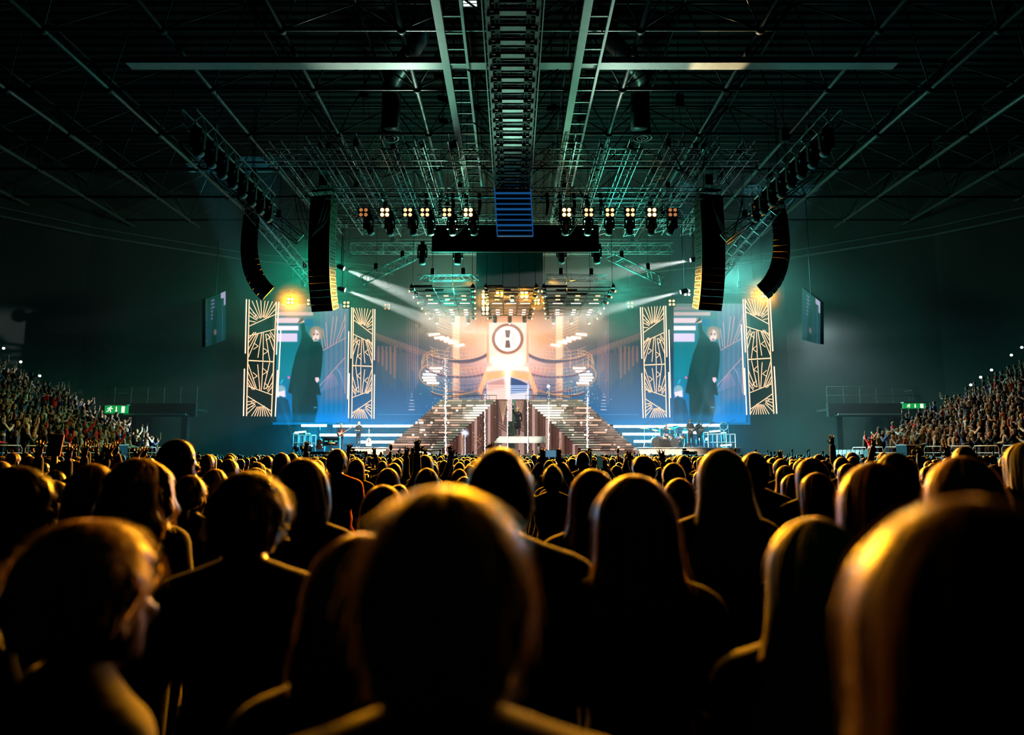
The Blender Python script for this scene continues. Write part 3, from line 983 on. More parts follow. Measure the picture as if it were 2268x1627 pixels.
def skeleton(mb, left, right, part, g=0.0, slim=1.0, coat=False, stance=.0):
    """Adds body, top or trousers shapes; g is how far cloth stands off the skin. left/right: arm poses for -X / +X."""
    sw = .155 * slim
    if part in ('body', 'top'):
        mb.ell((0, 0, 1.10), (.143 * slim + g, .105 + g, .16), 16, 10)
        mb.ell((0, -.005, 1.28), (.168 * slim + g, .115 + g, .165), 16, 10)
        limb(mb, (-sw, -.005, 1.395), (sw, -.005, 1.395), .062 + g, .062 + g)
        for sx in (-1, 1):
            limb(mb, (sx * .02, -.015, 1.475 - g), (sx * sw, -.005, 1.41), .046 + g, .045 + g)
            e, w, d, nr = ARMS[left if sx < 0 else right]
            e, w = Vector((e[0] * sx, e[1], e[2])), Vector((w[0] * sx, w[1], w[2]))
            e.x = e.x - sx * .19 * (1 - slim)
            s = Vector((sx * (.19 * slim), -.005, 1.39))
            limb(mb, s, e, .052 + g, .041 + g)
            if part == 'body':
                limb(mb, e, w, .040, .028)
                hand(mb, w, (d[0] * sx, d[1], d[2]), (nr[0] * sx, nr[1], nr[2]), sx if d[2] >= 0 else -sx)
            else:
                limb(mb, e, e.lerp(w, .88), .041 + g, .033 + g)
    if part in ('body', 'trousers') or (part == 'top'):
        mb.ell((0, 0, .96), (.165 * slim + .01 + g, .118 + g, .125), 16, 10)
    if coat and part == 'top':
        for sx in (-1, 1):
            limb(mb, (sx * .07, -.01, .95), (sx * .10, -.03, .58), .12, .13)
        limb(mb, (0, -.05, .95), (0, -.09, .56), .12, .12)
    if part in ('body', 'trousers'):
        for sx in (-1, 1):
            x = sx * (.09 + stance)
            limb(mb, (sx * .085, 0, .92), (x, .012, .50), .085 + g, .056 + g)
            limb(mb, (x, .012, .50), (x, -.012, .10), .055 + g, .040 + g)
            mb.ell((x, .055, .045), (.046 + g * .6, .125 + g, .045), 12, 8)
    if part == 'body':
        limb(mb, (0, -.02, 1.40), (0, -.004, 1.545), .056, .052)
        mb.ell((0, -.008, 1.607), (.0755, .096, .096), 20, 14)
        mb.ell((0, .030, 1.535), (.055, .062, .072), 16, 10)
        limb(mb, (0, .088, 1.595), (0, .112, 1.562), .009, .014, 8)
        limb(mb, (-.045, .074, 1.612), (.045, .074, 1.612), .014, .014, 8)
        limb(mb, (-.018, .086, 1.527), (.018, .086, 1.527), .009, .009, 8)
        mb.ell((0, .078, 1.496), (.026, .02, .02), 10, 8)
        for sx in (-1, 1):
            mb.ell((sx * .033, .076, 1.588), (.014, .012, .010), 8, 6)
            mb.ell((sx * .042, .055, 1.562), (.026, .026, .026), 8, 6)
            mb.ell((sx * .081, -.006, 1.572), (.011, .024, .034), 10, 8)


BODY = {}


def body_parts(key, left='down', right='down', vox=.013, slim=1.0, coat=False, stance=0.0):
    """Meshes of the skin, the top and the trousers of one build and pose."""
    if key in BODY:
        return BODY[key]
    a, b, c = MB(), MB(), MB()
    skeleton(a, left, right, 'body', 0, slim, stance=stance)
    skeleton(b, left, right, 'top', .014, slim, coat)
    skeleton(c, left, right, 'trousers', .012, slim, stance=stance)
    hands_up = any(k in ('up', 'upout', 'phone', 'clap', 'shade', 'front') for k in (left, right))
    ms = [solid(a, .0095 if hands_up and vox < .02 else vox, 3), solid(b, max(vox, .016), 5), solid(c, .022, 5)]
    for m in ms:
        m.materials.append(mat('skin', (.55, .33, .23), .5, noise=(30, .12)))
    BODY[key] = ms
    return ms


# hair: rows of (height, middle y, half width, half depth) from the crown to the tips
TOPR = [(1.734, -.014, .006, .008), (1.729, -.013, .024, .030), (1.716, -.012, .045, .056), (1.695, -.011, .064, .080), (1.664, -.011, .080, .098), (1.626, -.015, .088, .104)]
STYLES = {
    'short': TOPR + [(1.58, -.026, .081, .092), (1.55, -.036, .071, .074), (1.525, -.046, .062, .052), (1.51, -.050, .045, .038)],
    'crop': [(z - .006, y, rx * .95, ry * .95) for z, y, rx, ry in TOPR] + [(1.575, -.026, .081, .088), (1.545, -.038, .070, .068), (1.525, -.045, .055, .050)],
    'long': [(z + .004, y, rx * 1.06, ry * 1.02) for z, y, rx, ry in TOPR] + [(1.57, -.024, .097, .096), (1.52, -.030, .100, .086), (1.46, -.042, .104, .078), (1.39, -.066, .110, .066), (1.31, -.090, .113, .052), (1.22, -.102, .106, .042), (1.13, -.108, .085, .030)],
    'flare': [(z + .004, y, rx * 1.05, ry * 1.02) for z, y, rx, ry in TOPR] + [(1.57, -.024, .096, .095), (1.52, -.030, .102, .088), (1.46, -.040, .116, .082), (1.39, -.060, .138, .072), (1.33, -.080, .158, .056), (1.29, -.088, .150, .044), (1.24, -.095, .11, .036)],
    'bob': [(z + .004, y, rx * 1.06, ry * 1.02) for z, y, rx, ry in TOPR] + [(1.57, -.022, .099, .098), (1.53, -.026, .104, .094), (1.49, -.030, .102, .088), (1.46, -.034, .092, .078)],
    'curly': [(z + .012, y, rx * 1.12 + .01, ry * 1.08 + .01) for z, y, rx, ry in TOPR] + [(1.57, -.026, .122, .112), (1.52, -.032, .134, .108), (1.46, -.042, .142, .098), (1.39, -.058, .145, .084), (1.32, -.074, .138, .068), (1.25, -.084, .118, .05)],
    'tousled': [(z + .010, y, rx * 1.07 + .004, ry * 1.05) for z, y, rx, ry in TOPR] + [(1.58, -.026, .093, .094), (1.55, -.036, .083, .076), (1.525, -.046, .066, .054)],
    'chin': [(z + .004, y, rx * 1.06, ry * 1.0) for z, y, rx, ry in TOPR] + [(1.57, -.028, .096, .088), (1.53, -.034, .098, .078), (1.50, -.038, .090, .068)],
}
HAIR = {}


def hair_mesh(style, seed=1, strands=500, amp=None, curl=0.0, width=.0016, segs=14, nth=56):
    """A shell of locks over the head with loose strands lying on it, one mesh."""
    key = (style, seed, strands, nth)
    if key in HAIR:
        return HAIR[key]
    r = random.Random(seed)
    rows = STYLES[style]
    base = {'short': .004, 'crop': .002, 'tousled': .010, 'curly': .020, 'long': .006, 'flare': .008, 'bob': .006, 'chin': .007}[style]
    amp = base if amp is None else amp
    curl = {'curly': .014, 'tousled': .006}.get(style, .0025) if not curl else curl
    ph = [r.uniform(0, 6.28) for _ in range(8)]
    fq = [5, 9, 14, 23]

    def surf(th, s):
        i = min(len(rows) - 2, int(s * (len(rows) - 1)))
        f = s * (len(rows) - 1) - i
        p0, p1 = rows[max(0, i - 1)], rows[min(len(rows) - 1, i + 2)]
        a, b = rows[i], rows[i + 1]
        z, cyy, rx, ry = [.5 * (2 * a[k] + (b[k] - p0[k]) * f + (2 * p0[k] - 5 * a[k] + 4 * b[k] - p1[k]) * f * f + (3 * a[k] - p0[k] - 3 * b[k] + p1[k]) * f ** 3) for k in range(4)]
        g = min(1, s * 1.6)
        d = amp * g * sum(math.sin(fq[k] * th + ph[k] + (3 + 2 * k) * s * (1 if k % 2 else -1)) / (1 + .5 * k) for k in range(4))
        if style == 'curly':
            d += amp * .8 * g * math.sin(26 * s + 7 * th + ph[5]) * math.cos(11 * th + ph[6])
        if style == 'tousled':
            d += amp * .7 * math.sin(13 * th + 17 * s + ph[5]) * math.cos(19 * th - 9 * s)
        return Vector(((rx + d) * math.cos(th), cyy + (ry + d) * math.sin(th), z - abs(d) * .3)), Vector((math.cos(th), math.sin(th), .1))
    mb = MB()
    ns = max(18, 2 * len(rows))
    sh = [[surf(2 * PI * k / nth, j / ns)[0] for k in range(nth)] for j in range(ns + 1)]
    mb.sheet(sh, True)
    n0 = len(mb.v)
    mb.f.append(tuple(range(nth - 1, -1, -1)))
    mb.f.append(tuple(n0 - nth + k for k in range(nth)))
    mb.m += [0, 0]
    short = style in ('short', 'crop', 'tousled')
    for i in range(strands):
        th = r.uniform(0, 2 * PI)
        s0 = r.uniform(0, .75 if short else .45)
        s1 = min(1.0, s0 + (r.uniform(.12, .28) if short else r.uniform(.35, .9)))
        off = r.uniform(.001, .004) + (r.random() < .12) * r.uniform(.003, .012)
        dth = r.gauss(0, .06)
        ps = []
        p1, p2 = r.uniform(0, 6.28), r.uniform(6, 12)
        m = 6 if short else segs
        for k in range(m + 1):
            t = k / m
            a = th + dth * t + (curl * 3.0) * math.sin(p1 + p2 * t * 2) * t
            q, nn = surf(a, s0 + (s1 - s0) * t)
            lift = off * (.3 + t) + curl * .6 * (1 + math.cos(p1 + p2 * t * 2)) * t + (.006 * t if short else 0)
            ps.append((q + nn * lift, Vector((-math.sin(a), math.cos(a), 0))))
        w = width * r.uniform(.6, 1.2)
        vs = []
        for k, (q, tg) in enumerate(ps):
            ww = w * (1 - .75 * (k / m) ** 2)
            vs += [q - tg * ww, q + tg * ww]
        mb.add(vs, [(2 * k, 2 * k + 1, 2 * k + 3, 2 * k + 2) for k in range(m)], 1)
    me = bpy.data.meshes.new('hair')
    me.from_pydata(mb.v, [], mb.f)
    me.polygons.foreach_set('use_smooth', [True] * len(me.polygons))
    me.materials.append(mat('hair_brown', (.05, .026, .012), .42))
    me.materials.append(MATS['hair_brown'])
    me.polygons.foreach_set('material_index', mb.m)
    HAIR[key] = me
    return me


HCOL = {'dark': ((.010, .007, .005), .38), 'brown': ((.05, .025, .010), .40), 'chestnut': ((.12, .050, .014), .40), 'fair': ((.20, .12, .05), .42), 'blond': ((.42, .27, .10), .45), 'grey': ((.16, .15, .13), .5)}
for k, (c, rg) in HCOL.items():
    mat('hair_' + k, c, rg, spec=.45, sheen=.6)
    mat('hair_strand_' + k, tuple(min(.6, x * 2.2 + .01) for x in c), rg, spec=.4, trans=.08)
CCOL = {'black': (.008, .008, .009), 'charcoal': (.02, .02, .022), 'navy': (.012, .016, .03), 'red': (.75, .03, .03), 'white': (.55, .53, .50), 'grey': (.14, .14, .14), 'olive': (.06, .06, .03), 'rust': (.28, .08, .03), 'tan': (.36, .25, .15), 'blue': (.05, .10, .25), 'green': (.04, .14, .07)}
for k, c in CCOL.items():
    mat('cloth_' + k, c, .85, spec=.3, sheen=.25, noise=(25, .15))
SKINS = {'fair': (.40, .24, .17), 'tan': (.26, .15, .09), 'deep': (.10, .05, .03)}
for k, c in SKINS.items():
    mat('skin_' + k, c, .45, noise=(30, .1))


VARIANT = {}


def dressed(me, *ms):
    """The mesh with these materials; people who look alike share one."""
    key = (me.name,) + tuple(m.name for m in ms)
    if key not in VARIANT:
        c = me.copy()
        for i, m in enumerate(ms):
            c.materials[i] = m
        VARIANT[key] = c
    return VARIANT[key]


def person(label, loc, scale=1.0, yaw=0.0, body=None, hair=None, hcol='brown', top='black', bottom='charcoal', skin='fair', group=None, lean=(0, 0)):
    """A person standing at loc: one body mesh with hair, top and trousers as its children; looks along +Y turned by yaw."""
    sk, tp, tr = body
    o = link_mesh('person', dressed(sk, MATS['skin_' + skin]))
    tag(o, label, 'person', group)
    o.location = loc
    o.scale = (scale, scale, scale)
    o.rotation_euler = (lean[0], lean[1], yaw)
    h = None
    if hair is not None:
        link_mesh('hair', dressed(hair, MATS['hair_' + hcol], MATS['hair_strand_' + hcol]), o)
    for nm, me, c in (('top', tp, top), ('trousers', tr, bottom)):
        link_mesh(nm, dressed(me, MATS['cloth_' + c]), o)
    return o


# ================================================================ LED wall and the screens
wall = Paint(604, 655, 1662, 940, 1.5)
wall.vgrad([(655, (.02, .03, .03)), (690, (.10, .12, .11)), (740, (.20, .23, .25)), (790, (.10, .22, .34)), (840, (0, .28, .45)), (880, (0, .34, .55)), (940, (0, .42, .68))])
for cx, s in ((1124.5, 1),):
    wall.blob(cx, 775, 125, 90, (.90, .48, .34), .75)
    wall.blob(cx, 830, 125, 60, (.50, .28, .34), .45)
    wall.blob(cx, 740, 90, 60, (.8, .55, .3), .5)


def both(f):
    """Paint once, and once more mirrored about the middle of the set."""
    f(lambda x: x)
    f(lambda x: 2249 - x)


def drapes(m):
    r = random.Random(3)
    for k in range(26):
        x = 835 + k * 3.6
        t = r.random()
        wall.line((m(x), 765 + 20 * r.random()), (m(x), 815 + 50 * r.random()), 1.5, (.75, .42, .35), .25 + .3 * t, 2.5)
    for k in range(5):
        wall.line((m(838 + 9 * k), 768), (m(838 + 9 * k), 800 + 9 * k), 3.5, (.95, .5, .35), .5, 4)
    for k in range(6):                                  # nested upright lines of the deco frame
        x = 902 + k * 4.6
        wall.line((m(x), 690 + k * 3), (m(x), 895 - k * 9), .9, (.85, .55, .62), .6, 1)
    for k, (y, w) in enumerate(((872, 2), (879, 3), (886, 7), (893, 10), (900, 12), (907, 12))):
        wall.line((m(906 - w / 2 + 6), y), (m(906 + w / 2 + 6), y), 1.4, (.95, .85, .95), .9)
    wall.line((m(835), 917), (m(975), 917), 1.0, (.6, .75, .95), .8)


both(drapes)


def set_half(m):
    # back buildings and upright pillars
    wall.rect(min(m(1000), m(1075)), 690, max(m(1000), m(1075)), 890, (.95, .66, .50), .35, 6)
    for k in range(9):
        wall.line((m(1030 + 5.5 * k), 700), (m(1012 + 7 * k), 800), 1.2, (1, .62, .32), .5)
    wall.rect(min(m(1003), m(1018)), 700, max(m(1003), m(1018)), 885, (1.0, .80, .66), .85, 2)
    # lattice bridge running outwards
    for k in range(30):
        t = k / 29
        x, y = 832 + 240 * t, 738 + 86 * t
        wall.line((m(x), y), (m(x + 9), y + 12), .9, (.9, .55, .45), .6)
    for dy in (0, 4, 8, 12):
        wall.line((m(832), 738 + dy), (m(1072), 824 + dy), 1.2, (.85, .5, .42), .55)
    # dark sweep of the upper spiral with its railing
    for k in range(16):
        a = k / 15
        x, y = 992 + 86 * a, 795 - 14 * a + 10 * math.sin(a * 3.1)
        wall.poly([(m(x), y), (m(x + 12), y - 3), (m(x + 10), y + 5), (m(x - 3), y + 6)], (.28, .26, .36), .8)
    pts = [(985 + 8 * k, 792 - 46 * (k / 12) ** .6) for k in range(13)]
    for a, b in zip(pts, pts[1:]):
        wall.line((m(a[0]), a[1] - 12), (m(b[0]), b[1] - 12), 1.1, (1, .72, .5), .8)
        wall.line((m(a[0]), a[1] - 12), (m(a[0]), a[1] + 14), .9, (1, .72, .5), .6)
    # orange rails of the upper flight
    for k in range(5):
        wall.line((m(968), 702 + 7 * k), (m(1055), 742 + 6 * k), 1.2, (1.0, .60, .25), .9)
    # glowing treads of the upper flight
    for k, (x, y, w) in enumerate(((949, 741, 24), (962, 748, 22), (974, 750, 20), (983, 755, 19), (993, 759, 20), (1008, 765, 20))):
        wall.blob(m(x + w / 2), y, w * .6, 5, (1, .5, .25), .35)
        wall.poly([(m(x), y - 2), (m(x + w), y - 4), (m(x + w + 1), y), (m(x + 1), y + 3)], (1.9, 1.6, 1.3), 1, 1)
    # glowing treads of the lower spiral
    wall.blob(m(957), 828, 34, 27, (1.0, .50, .30), .45)
    for k, (x0, x1, y) in enumerate(((952, 980, 815), (944, 974, 822), (937, 968, 829), (935, 964, 836), (938, 966, 842), (945, 972, 848))):
        wall.rect(min(m(x0), m(x1)), y - 1.8, max(m(x0), m(x1)), y + 1.8, (2.0, 1.75, 1.5), 1, 1)
    arc = [(957 + 28 * math.cos(a), 830 + 24 * math.sin(a)) for a in np.linspace(1.0, 4.4, 14)]
    for a, b in zip(arc, arc[1:]):
        wall.line((m(a[0]), a[1]), (m(b[0]), b[1]), 1.6, (1, .62, .3), .95)
    for dy in (0, 6, 12):
        arc = [(964 + 30 * math.cos(a), 802 + dy + 26 * math.sin(a)) for a in np.linspace(3.1, 4.9, 9)]
        for a, b in zip(arc, arc[1:]):
            wall.line((m(a[0]), a[1]), (m(b[0]), b[1]), 1.1, (1, .68, .4), .8)
    for x in (938, 946, 958, 972, 986):
        wall.line((m(x), 785), (m(x), 815), 1, (1, .72, .5), .75)
    # the great double curl of stairs: ramps, balusters and rails seen edge-on
    for cx0, cy0, rx, ry, a0, a1, lit in ((1012, 772, 70, 24, .1, 2.6, 1), (1020, 806, 78, 26, .3, 2.9, 0), (1028, 846, 62, 20, -.4, 2.4, 0), (1010, 862, 58, 14, .2, 2.8, 1)):
        aa = np.linspace(a0, a1, 22)
        q = [(cx0 + rx * math.cos(a), cy0 + ry * math.sin(a)) for a in aa]
        for a, b in zip(q, q[1:]):
            wall.line((m(a[0]), a[1] + 3), (m(b[0]), b[1] + 3), 5, (.22, .22, .36), .55, 2)
            wall.line((m(a[0]), a[1]), (m(b[0]), b[1]), 1.6, (1.0, .72, .50) if lit else (.85, .58, .50), .9)
            for dy in (9, 17):
                wall.line((m(a[0]), a[1] - dy), (m(b[0]), b[1] - dy), 1.0, (1.0, .70, .46), .75)
            wall.line((m(a[0]), a[1] - 17), (m(a[0]), a[1]), .8, (1.0, .74, .56), .55)
    for k in range(14):
        x = 1022 + 4.2 * k
        wall.line((m(x), 800 + .3 * k), (m(x - 10 + 1.6 * k), 872), 1.1, (.75, .42, .40), .4)
    wall.blob(m(1040), 858, 34, 18, (-.30, -.18, -.02), .9)
    # leaning struts of the tower
    wall.poly([(m(1082), 800), (m(1090), 803), (m(1066), 876), (m(1055), 873)], (1.0, .72, .52), .95)
    for k in range(8):
        wall.line((m(1050 + 3 * k), 870 - 9 * k), (m(1064 + 2 * k), 872 - 9 * k), 1, (.7, .4, .4), .5)
    # fan of dark ribs low down
    for k in range(10):
        a = 0.25 + k * .13
        wall.line((m(1075), 885), (m(1075 - 75 * math.cos(a)), 885 - 75 * math.sin(a)), 1.2, (.60, .34, .38), .55)
    wall.poly([(m(1020), 880), (m(1068), 880), (m(1060), 868), (m(1035), 860)], (.05, .25, .45), .6, 6)
    wall.line((m(985), 880), (m(1055), 866), 3, (1, .62, .3), .7, 3)


both(set_half)
wall.blob(1124.5, 790, 80, 110, (1.0, .62, .50), .25)
wall.rect(1080, 714, 1169, 802, (1.02, .90, .82), 1, 2)
wall.rect(1078, 712, 1083, 806, (1, .68, .5), 1, 2)
wall.rect(1166, 712, 1171, 806, (1, .68, .5), 1, 2)
wall.disc(1124.5, 750, 35, 34, (.66, .36, .26), 1)
wall.disc(1124.5, 750, 28.5, 28, (1.12, 1.06, 1.0), 1)
wall.poly([(1118.5, 731), (1130.5, 731), (1128.5, 747), (1120.5, 747)], (.42, .22, .20), 1)
wall.poly([(1120.5, 753), (1128.5, 753), (1130.5, 770), (1118.5, 770)], (.42, .22, .20), 1)
wall.poly([(1112, 749), (1137, 749), (1137, 751), (1112, 751)], (1.0, .82, .74), .8)
for sx in (-1, 1):
    wall.line((1124.5 + 12 * sx, 738), (1124.5 + 12 * sx, 762), 2.2, (.95, .78, .70), .9)
wall.rect(1078, 802, 1171, 888, (.95, .80, .76), .85, 3)
for cx in (1100, 1149):
    wall.blob(cx, 800, 10, 12, (.6, .5, .42), 1)
wall.poly([(1080, 812), (1124, 806), (1169, 812), (1172, 822), (1124, 816), (1077, 822)], (1.2, 1.05, .9), .9, 2)
wall.poly([(1078, 826), (1124, 818), (1171, 826), (1171, 842), (1124, 832), (1078, 842)], (1.0, .72, .42), .75, 3)
wall.poly([(1131, 835), (1152, 842), (1169, 850), (1166, 868), (1131, 872)], (.10, .24, .48), .95, 2)
wall.poly([(1080, 848), (1116, 838), (1118, 858), (1080, 866)], (.82, .55, .55), .8, 2)
for k in range(9):
    y = 853 + 4 * k
    wall.line((1078, y), (1122, y), 1.7, (1.3, .95, .85), .9)
    wall.line((1128, y + 1), (1171, y + 1), 1.7, (.95, 1.05, 1.25), .9)
wall.rect(1120, 800, 1129, 890, (1.1, .98, .95), .9, 5)
wall.blob(1124.5, 815, 12, 22, (.6, .5, .45), .8)
for k in range(60):
    x, y = rnd.uniform(1085, 1165), rnd.uniform(785, 812)
    wall.disc(x, y, 1.2, 1.2, (1.4, 1.1, .8), .7)
lw = thing('led_wall', 'huge video wall behind the set showing glowing spiral stairs and a ringed emblem', 'video wall', P(1133, 940, 50.0))
wall.object('screen_surface', 50.0, lw, 1.1)
a, b = P(604, 655, 50.35), P(1662, 942, 50.35)
MB().box(((a.x + b.x) / 2, 50.3, (a.z + b.z) / 2), (b.x - a.x, 0.4, a.z - b.z)).build('cabinet_back', M_black, lw)


def imag(shift, Yd, label, dim=1.0):
    """The live close-up of the singer that both side screens show; painted in the units of a close view of the photograph."""
    s = 1 / 5.424
    p = Paint(500, 174, 1372, 1600, 6.0)
    p.vgrad([(174, (.36, .38, .36)), (400, (.20, .34, .42)), (650, (.0, .38, .44)), (1000, (0, .44, .52)), (1300, (0, .38, .60)), (1600, (0, .42, .72))])
    p.rect(1050, 174, 1372, 1350, (.42, .40, .52), .65, 120)
    for k in range(12):
        p.line((1010 + 30 * k, 174), (1010 + 30 * k, 1500), 10, (.55, .45, .55) if k % 2 else (.12, .25, .42), .25, 16)
    for y0, y1, x1, c in ((215, 250, 800, (.50, .40, .40)), (275, 318, 940, (.72, .58, .58)), (345, 408, 775, (.85, .70, .74)), (440, 495, 765, (.98, .84, .88)), (530, 632, 752, (.82, .72, .84))):
        p.rect(490, y0, x1, y1, c, .95, 14)
    p.rect(775, 360, 940, 440, (.05, .30, .50), .8, 10)
    for q in ((1035, 500, 1062, 735), (1062, 735, 1330, 585), (1020, 1160, 1325, 820), (1325, 300, 1325, 1250), (1090, 690, 1060, 480), (1115, 700, 1095, 400), (1145, 680, 1185, 330), (1180, 660, 1230, 330), (1215, 640, 1325, 330), (1250, 610, 1325, 430)):
        p.line(q[:2], q[2:], 7, (.92, .58, .55), .8, 5)
    for k in range(8):
        p.line((1180 - 8 * k, 1010 + 6 * k), (1200 - 30 * k + 40, 1150 + 12 * k), 6, (.66, .50, .66), .75, 5)
        p.line((1200 + 8 * k, 940 + 6 * k), (1318, 960 + 36 * k), 5, (.50, .55, .75), .5, 5)
    # a second player low down
    p.disc(556, 1215, 56, 62, (.45, .60, .66), 1, 20)
    p.poly([(505, 1240), (600, 1215), (612, 1290), (520, 1310)], (.85, .78, .85), 1, 16)
    p.poly([(490, 1330), (545, 1280), (640, 1330), (700, 1600), (490, 1600)], (0, .22, .34), .95, 14)
    p.disc(648, 1062, 14, 14, (.95, .35, .60), 1, 8)
    p.line((555, 1130), (575, 1090), 16, (.2, .65, .78), .9, 8)
    # the singer, long dark coat, one arm up
    coat = (.015, .14, .17)
    p.poly([(790, 400), (835, 395), (850, 500), (895, 570), (960, 620), (1025, 640), (1058, 720), (1050, 900), (1030, 1060), (1005, 1110), (1035, 1275), (985, 1265), (1000, 1420), (960, 1600), (690, 1600), (690, 1260), (640, 1240), (690, 960), (735, 780), (790, 640), (805, 560)], coat, 1, 12)
    p.poly([(740, 800), (800, 640), (900, 640), (860, 1200), (700, 1500), (690, 1100)], (.02, .20, .22), .6, 40)
    p.poly([(965, 1062), (1008, 1058), (1015, 1095), (990, 1128), (968, 1100)], (.88, .72, .74), 1, 8)
    p.poly([(755, 405), (790, 345), (832, 352), (838, 400), (800, 408), (772, 412)], (.78, .58, .55), 1, 8)
    p.poly([(752, 410), (806, 340), (828, 350), (830, 372), (775, 405)], (.10, .10, .12), .9, 6)
    hair = (.52, .42, .38)
    p.disc(978, 520, 80, 75, hair, 1, 14)
    p.poly([(900, 520), (930, 460), (1020, 460), (1056, 520), (1060, 580), (1030, 610), (1010, 560), (925, 570), (902, 560)], hair, 1, 14)
    p.disc(972, 560, 46, 72, (.90, .74, .72), 1, 12)
    p.poly([(930, 500), (975, 470), (965, 520), (935, 590), (920, 560)], (.62, .50, .45), .95, 10)
    p.poly([(985, 475), (1035, 500), (1040, 590), (1018, 600), (1012, 520)], (.60, .48, .43), .95, 10)
    for ex in (952, 992):
        p.disc(ex, 545, 12, 7, (.25, .18, .18), .9, 6)
        p.line((ex - 14, 530), (ex + 14, 530), 6, (.40, .30, .28), .8, 5)
    p.line((974, 545), (978, 580), 6, (.72, .54, .52), .7, 8)
    p.disc(973, 602, 18, 7, (.45, .20, .22), .9, 6)
    p.poly([(935, 618), (1005, 612), (1000, 640), (950, 645)], (.05, .10, .13), .9, 10)
    p.line((945, 625), (1000, 622), 8, (.8, .85, .85), .7, 6)
    p.rect(945, 1412, 990, 1428, (.3, .6, .8), .6, 6)
    p.rect(500, 1500, 1372, 1600, (0, .45, .80), .35, 60)
    p.c *= dim
    p.X, p.Y = 520 + shift + p.X * s, 640 + p.Y * s
    p.box = (520 + shift + 500 * s, 640 + 174 * s, 520 + shift + 1372 * s, 640 + 1600 * s)
    t = thing('side_screen', label, 'video screen', P((p.box[0] + p.box[2]) / 2, p.box[3], Yd))
    p.object('screen_surface', Yd, t, 1.5)
    a, b = P(p.box[0], p.box[1], Yd + .25), P(p.box[2], p.box[3], Yd + .25)
    MB().box(((a.x + b.x) / 2, Yd + .22, (a.z + b.z) / 2), (b.x - a.x, 0.3, a.z - b.z)).build('cabinet_back', M_black, t)
    return t


imag(0, 48.6, 'tall video screen above the guitarist showing a singer in a dark coat, arm raised')
imag(880, 48.6, 'tall video screen above the drum kit showing a singer in a dark coat, arm raised')


# ---------------------------------------------------------------- glowing deco frames
M_neon = glow('neon_peach', (1.0, 0.50, 0.28), 1.7)
M_neonw = glow('neon_pale', (1.0, 0.66, 0.46), 1.9)


def deco(c00, c10, c01, c11, Ya, Yb, flip, label):
    """c..: the frame's corners in the photograph (upper pair, lower pair); Ya, Yb the distances of its two sides; flip: which way the slanted bars lean."""
    A, B, C, D = P(*c00, Ya), P(*c10, Yb), P(*c01, Ya), P(*c11, Yb)

    def at(u, v):
        if flip:
            u = 1 - u
        return (A * (1 - u) + B * u) * (1 - v) + (C * (1 - u) + D * u) * v
    t = thing('deco_light_frame', label, 'neon panel', at(.5, 1))
    n, e = MB(), MB()
    tri = n

    def L(mb, p, q, r=.027):
        mb.tube(at(*p), at(*q), r, n=6)
    for u in (0, 1):
        L(n, (u, 0), (u, 1), .036)
    L(n, (0, .528), (1, .528), .038)
    L(n, (0, .11), (1, .235)); L(n, (0, .242), (1, .318)); L(n, (0, .815), (1, .745)); L(n, (0, .955), (1, .83))
    for u, v0, v1 in ((-.09, 0, .465), (-.22, .22, .83), (-.16, .6, 1), (1.1, .0, .47), (1.12, .6, 1)):
        L(e, (u, v0), (u, v1), .038)

    def fan(ou, ov, uvs, mb=n):
        for (u, v), k in uvs:
            L(mb, (ou + (u - ou) * k, ov + (v - ov) * k), (u, v), .024)
    fan(.5, .20, [((.02, .01), .28), ((.14, 0), .25), ((.3, 0), .25), ((.42, 0), .28), ((.58, 0), .26), ((.74, 0), .22), ((.9, .01), .22), ((1, .06), .3), ((1, .105), .36), ((1, .14), .4), ((1, .185), .5), ((0, .06), .36)])
    for s in (1, -1):
        f = (lambda v: v) if s > 0 else (lambda v: 1.058 - v)
        fan(.45, f(.18), [((.0, f(.32)), .6), ((0, f(.36)), .55), ((.02, f(.43)), .45), ((.16, f(.52)), .33), ((.42, f(.52)), .3), ((.62, f(.5)), .32), ((.98, f(.5)), .36), ((1, f(.44)), .42), ((1, f(.38)), .5), ((1, f(.345)), .62)])
        for u, v in ((.24, .44), (.62, .40), (.16, .315)):
            L(tri, (u, f(v)), (u + .17, f(v - .025)), .022); L(tri, (u, f(v)), (u + .18, f(v + .03)), .022)
    fan(.42, .86, [((.02, .99), .5), ((.12, 1), .35), ((.24, 1), .4), ((.35, 1), .4), ((.46, 1), .4), ((.57, 1), .4), ((.68, 1), .42), ((.8, 1), .42), ((1, .985), .4), ((1, .945), .42), ((1, .91), .42), ((1, .88), .5)])
    for u, v in ((.7, .90), (.72, .13)):
        L(tri, (u, v), (u + .14, v - .02), .022); L(tri, (u, v), (u + .1, v + .022), .022)
    n.build('sunburst_lattice', M_neon, t)
    e.build('edge_tube_frame', M_neonw, t)
    return t


deco((552, 663), (612, 668), (546, 921), (601, 922), 46.2, 47.2, True, 'glowing peach deco frame beside the dark wall, outermost on the guitarist\'s side')
deco((783, 681), (826, 684), (779, 926), (823, 927), 48.0, 48.2, False, 'glowing peach deco frame between the guitarist\'s screen and the set')
deco((1423, 680), (1470, 677), (1430, 925), (1476, 924), 48.2, 48.0, True, 'glowing peach deco frame between the set and the drummer\'s screen')
deco((1650, 662), (1700, 658), (1662, 918), (1714, 916), 47.2, 46.2, False, 'glowing peach deco frame beside the grey haze, outermost on the drummer\'s side')

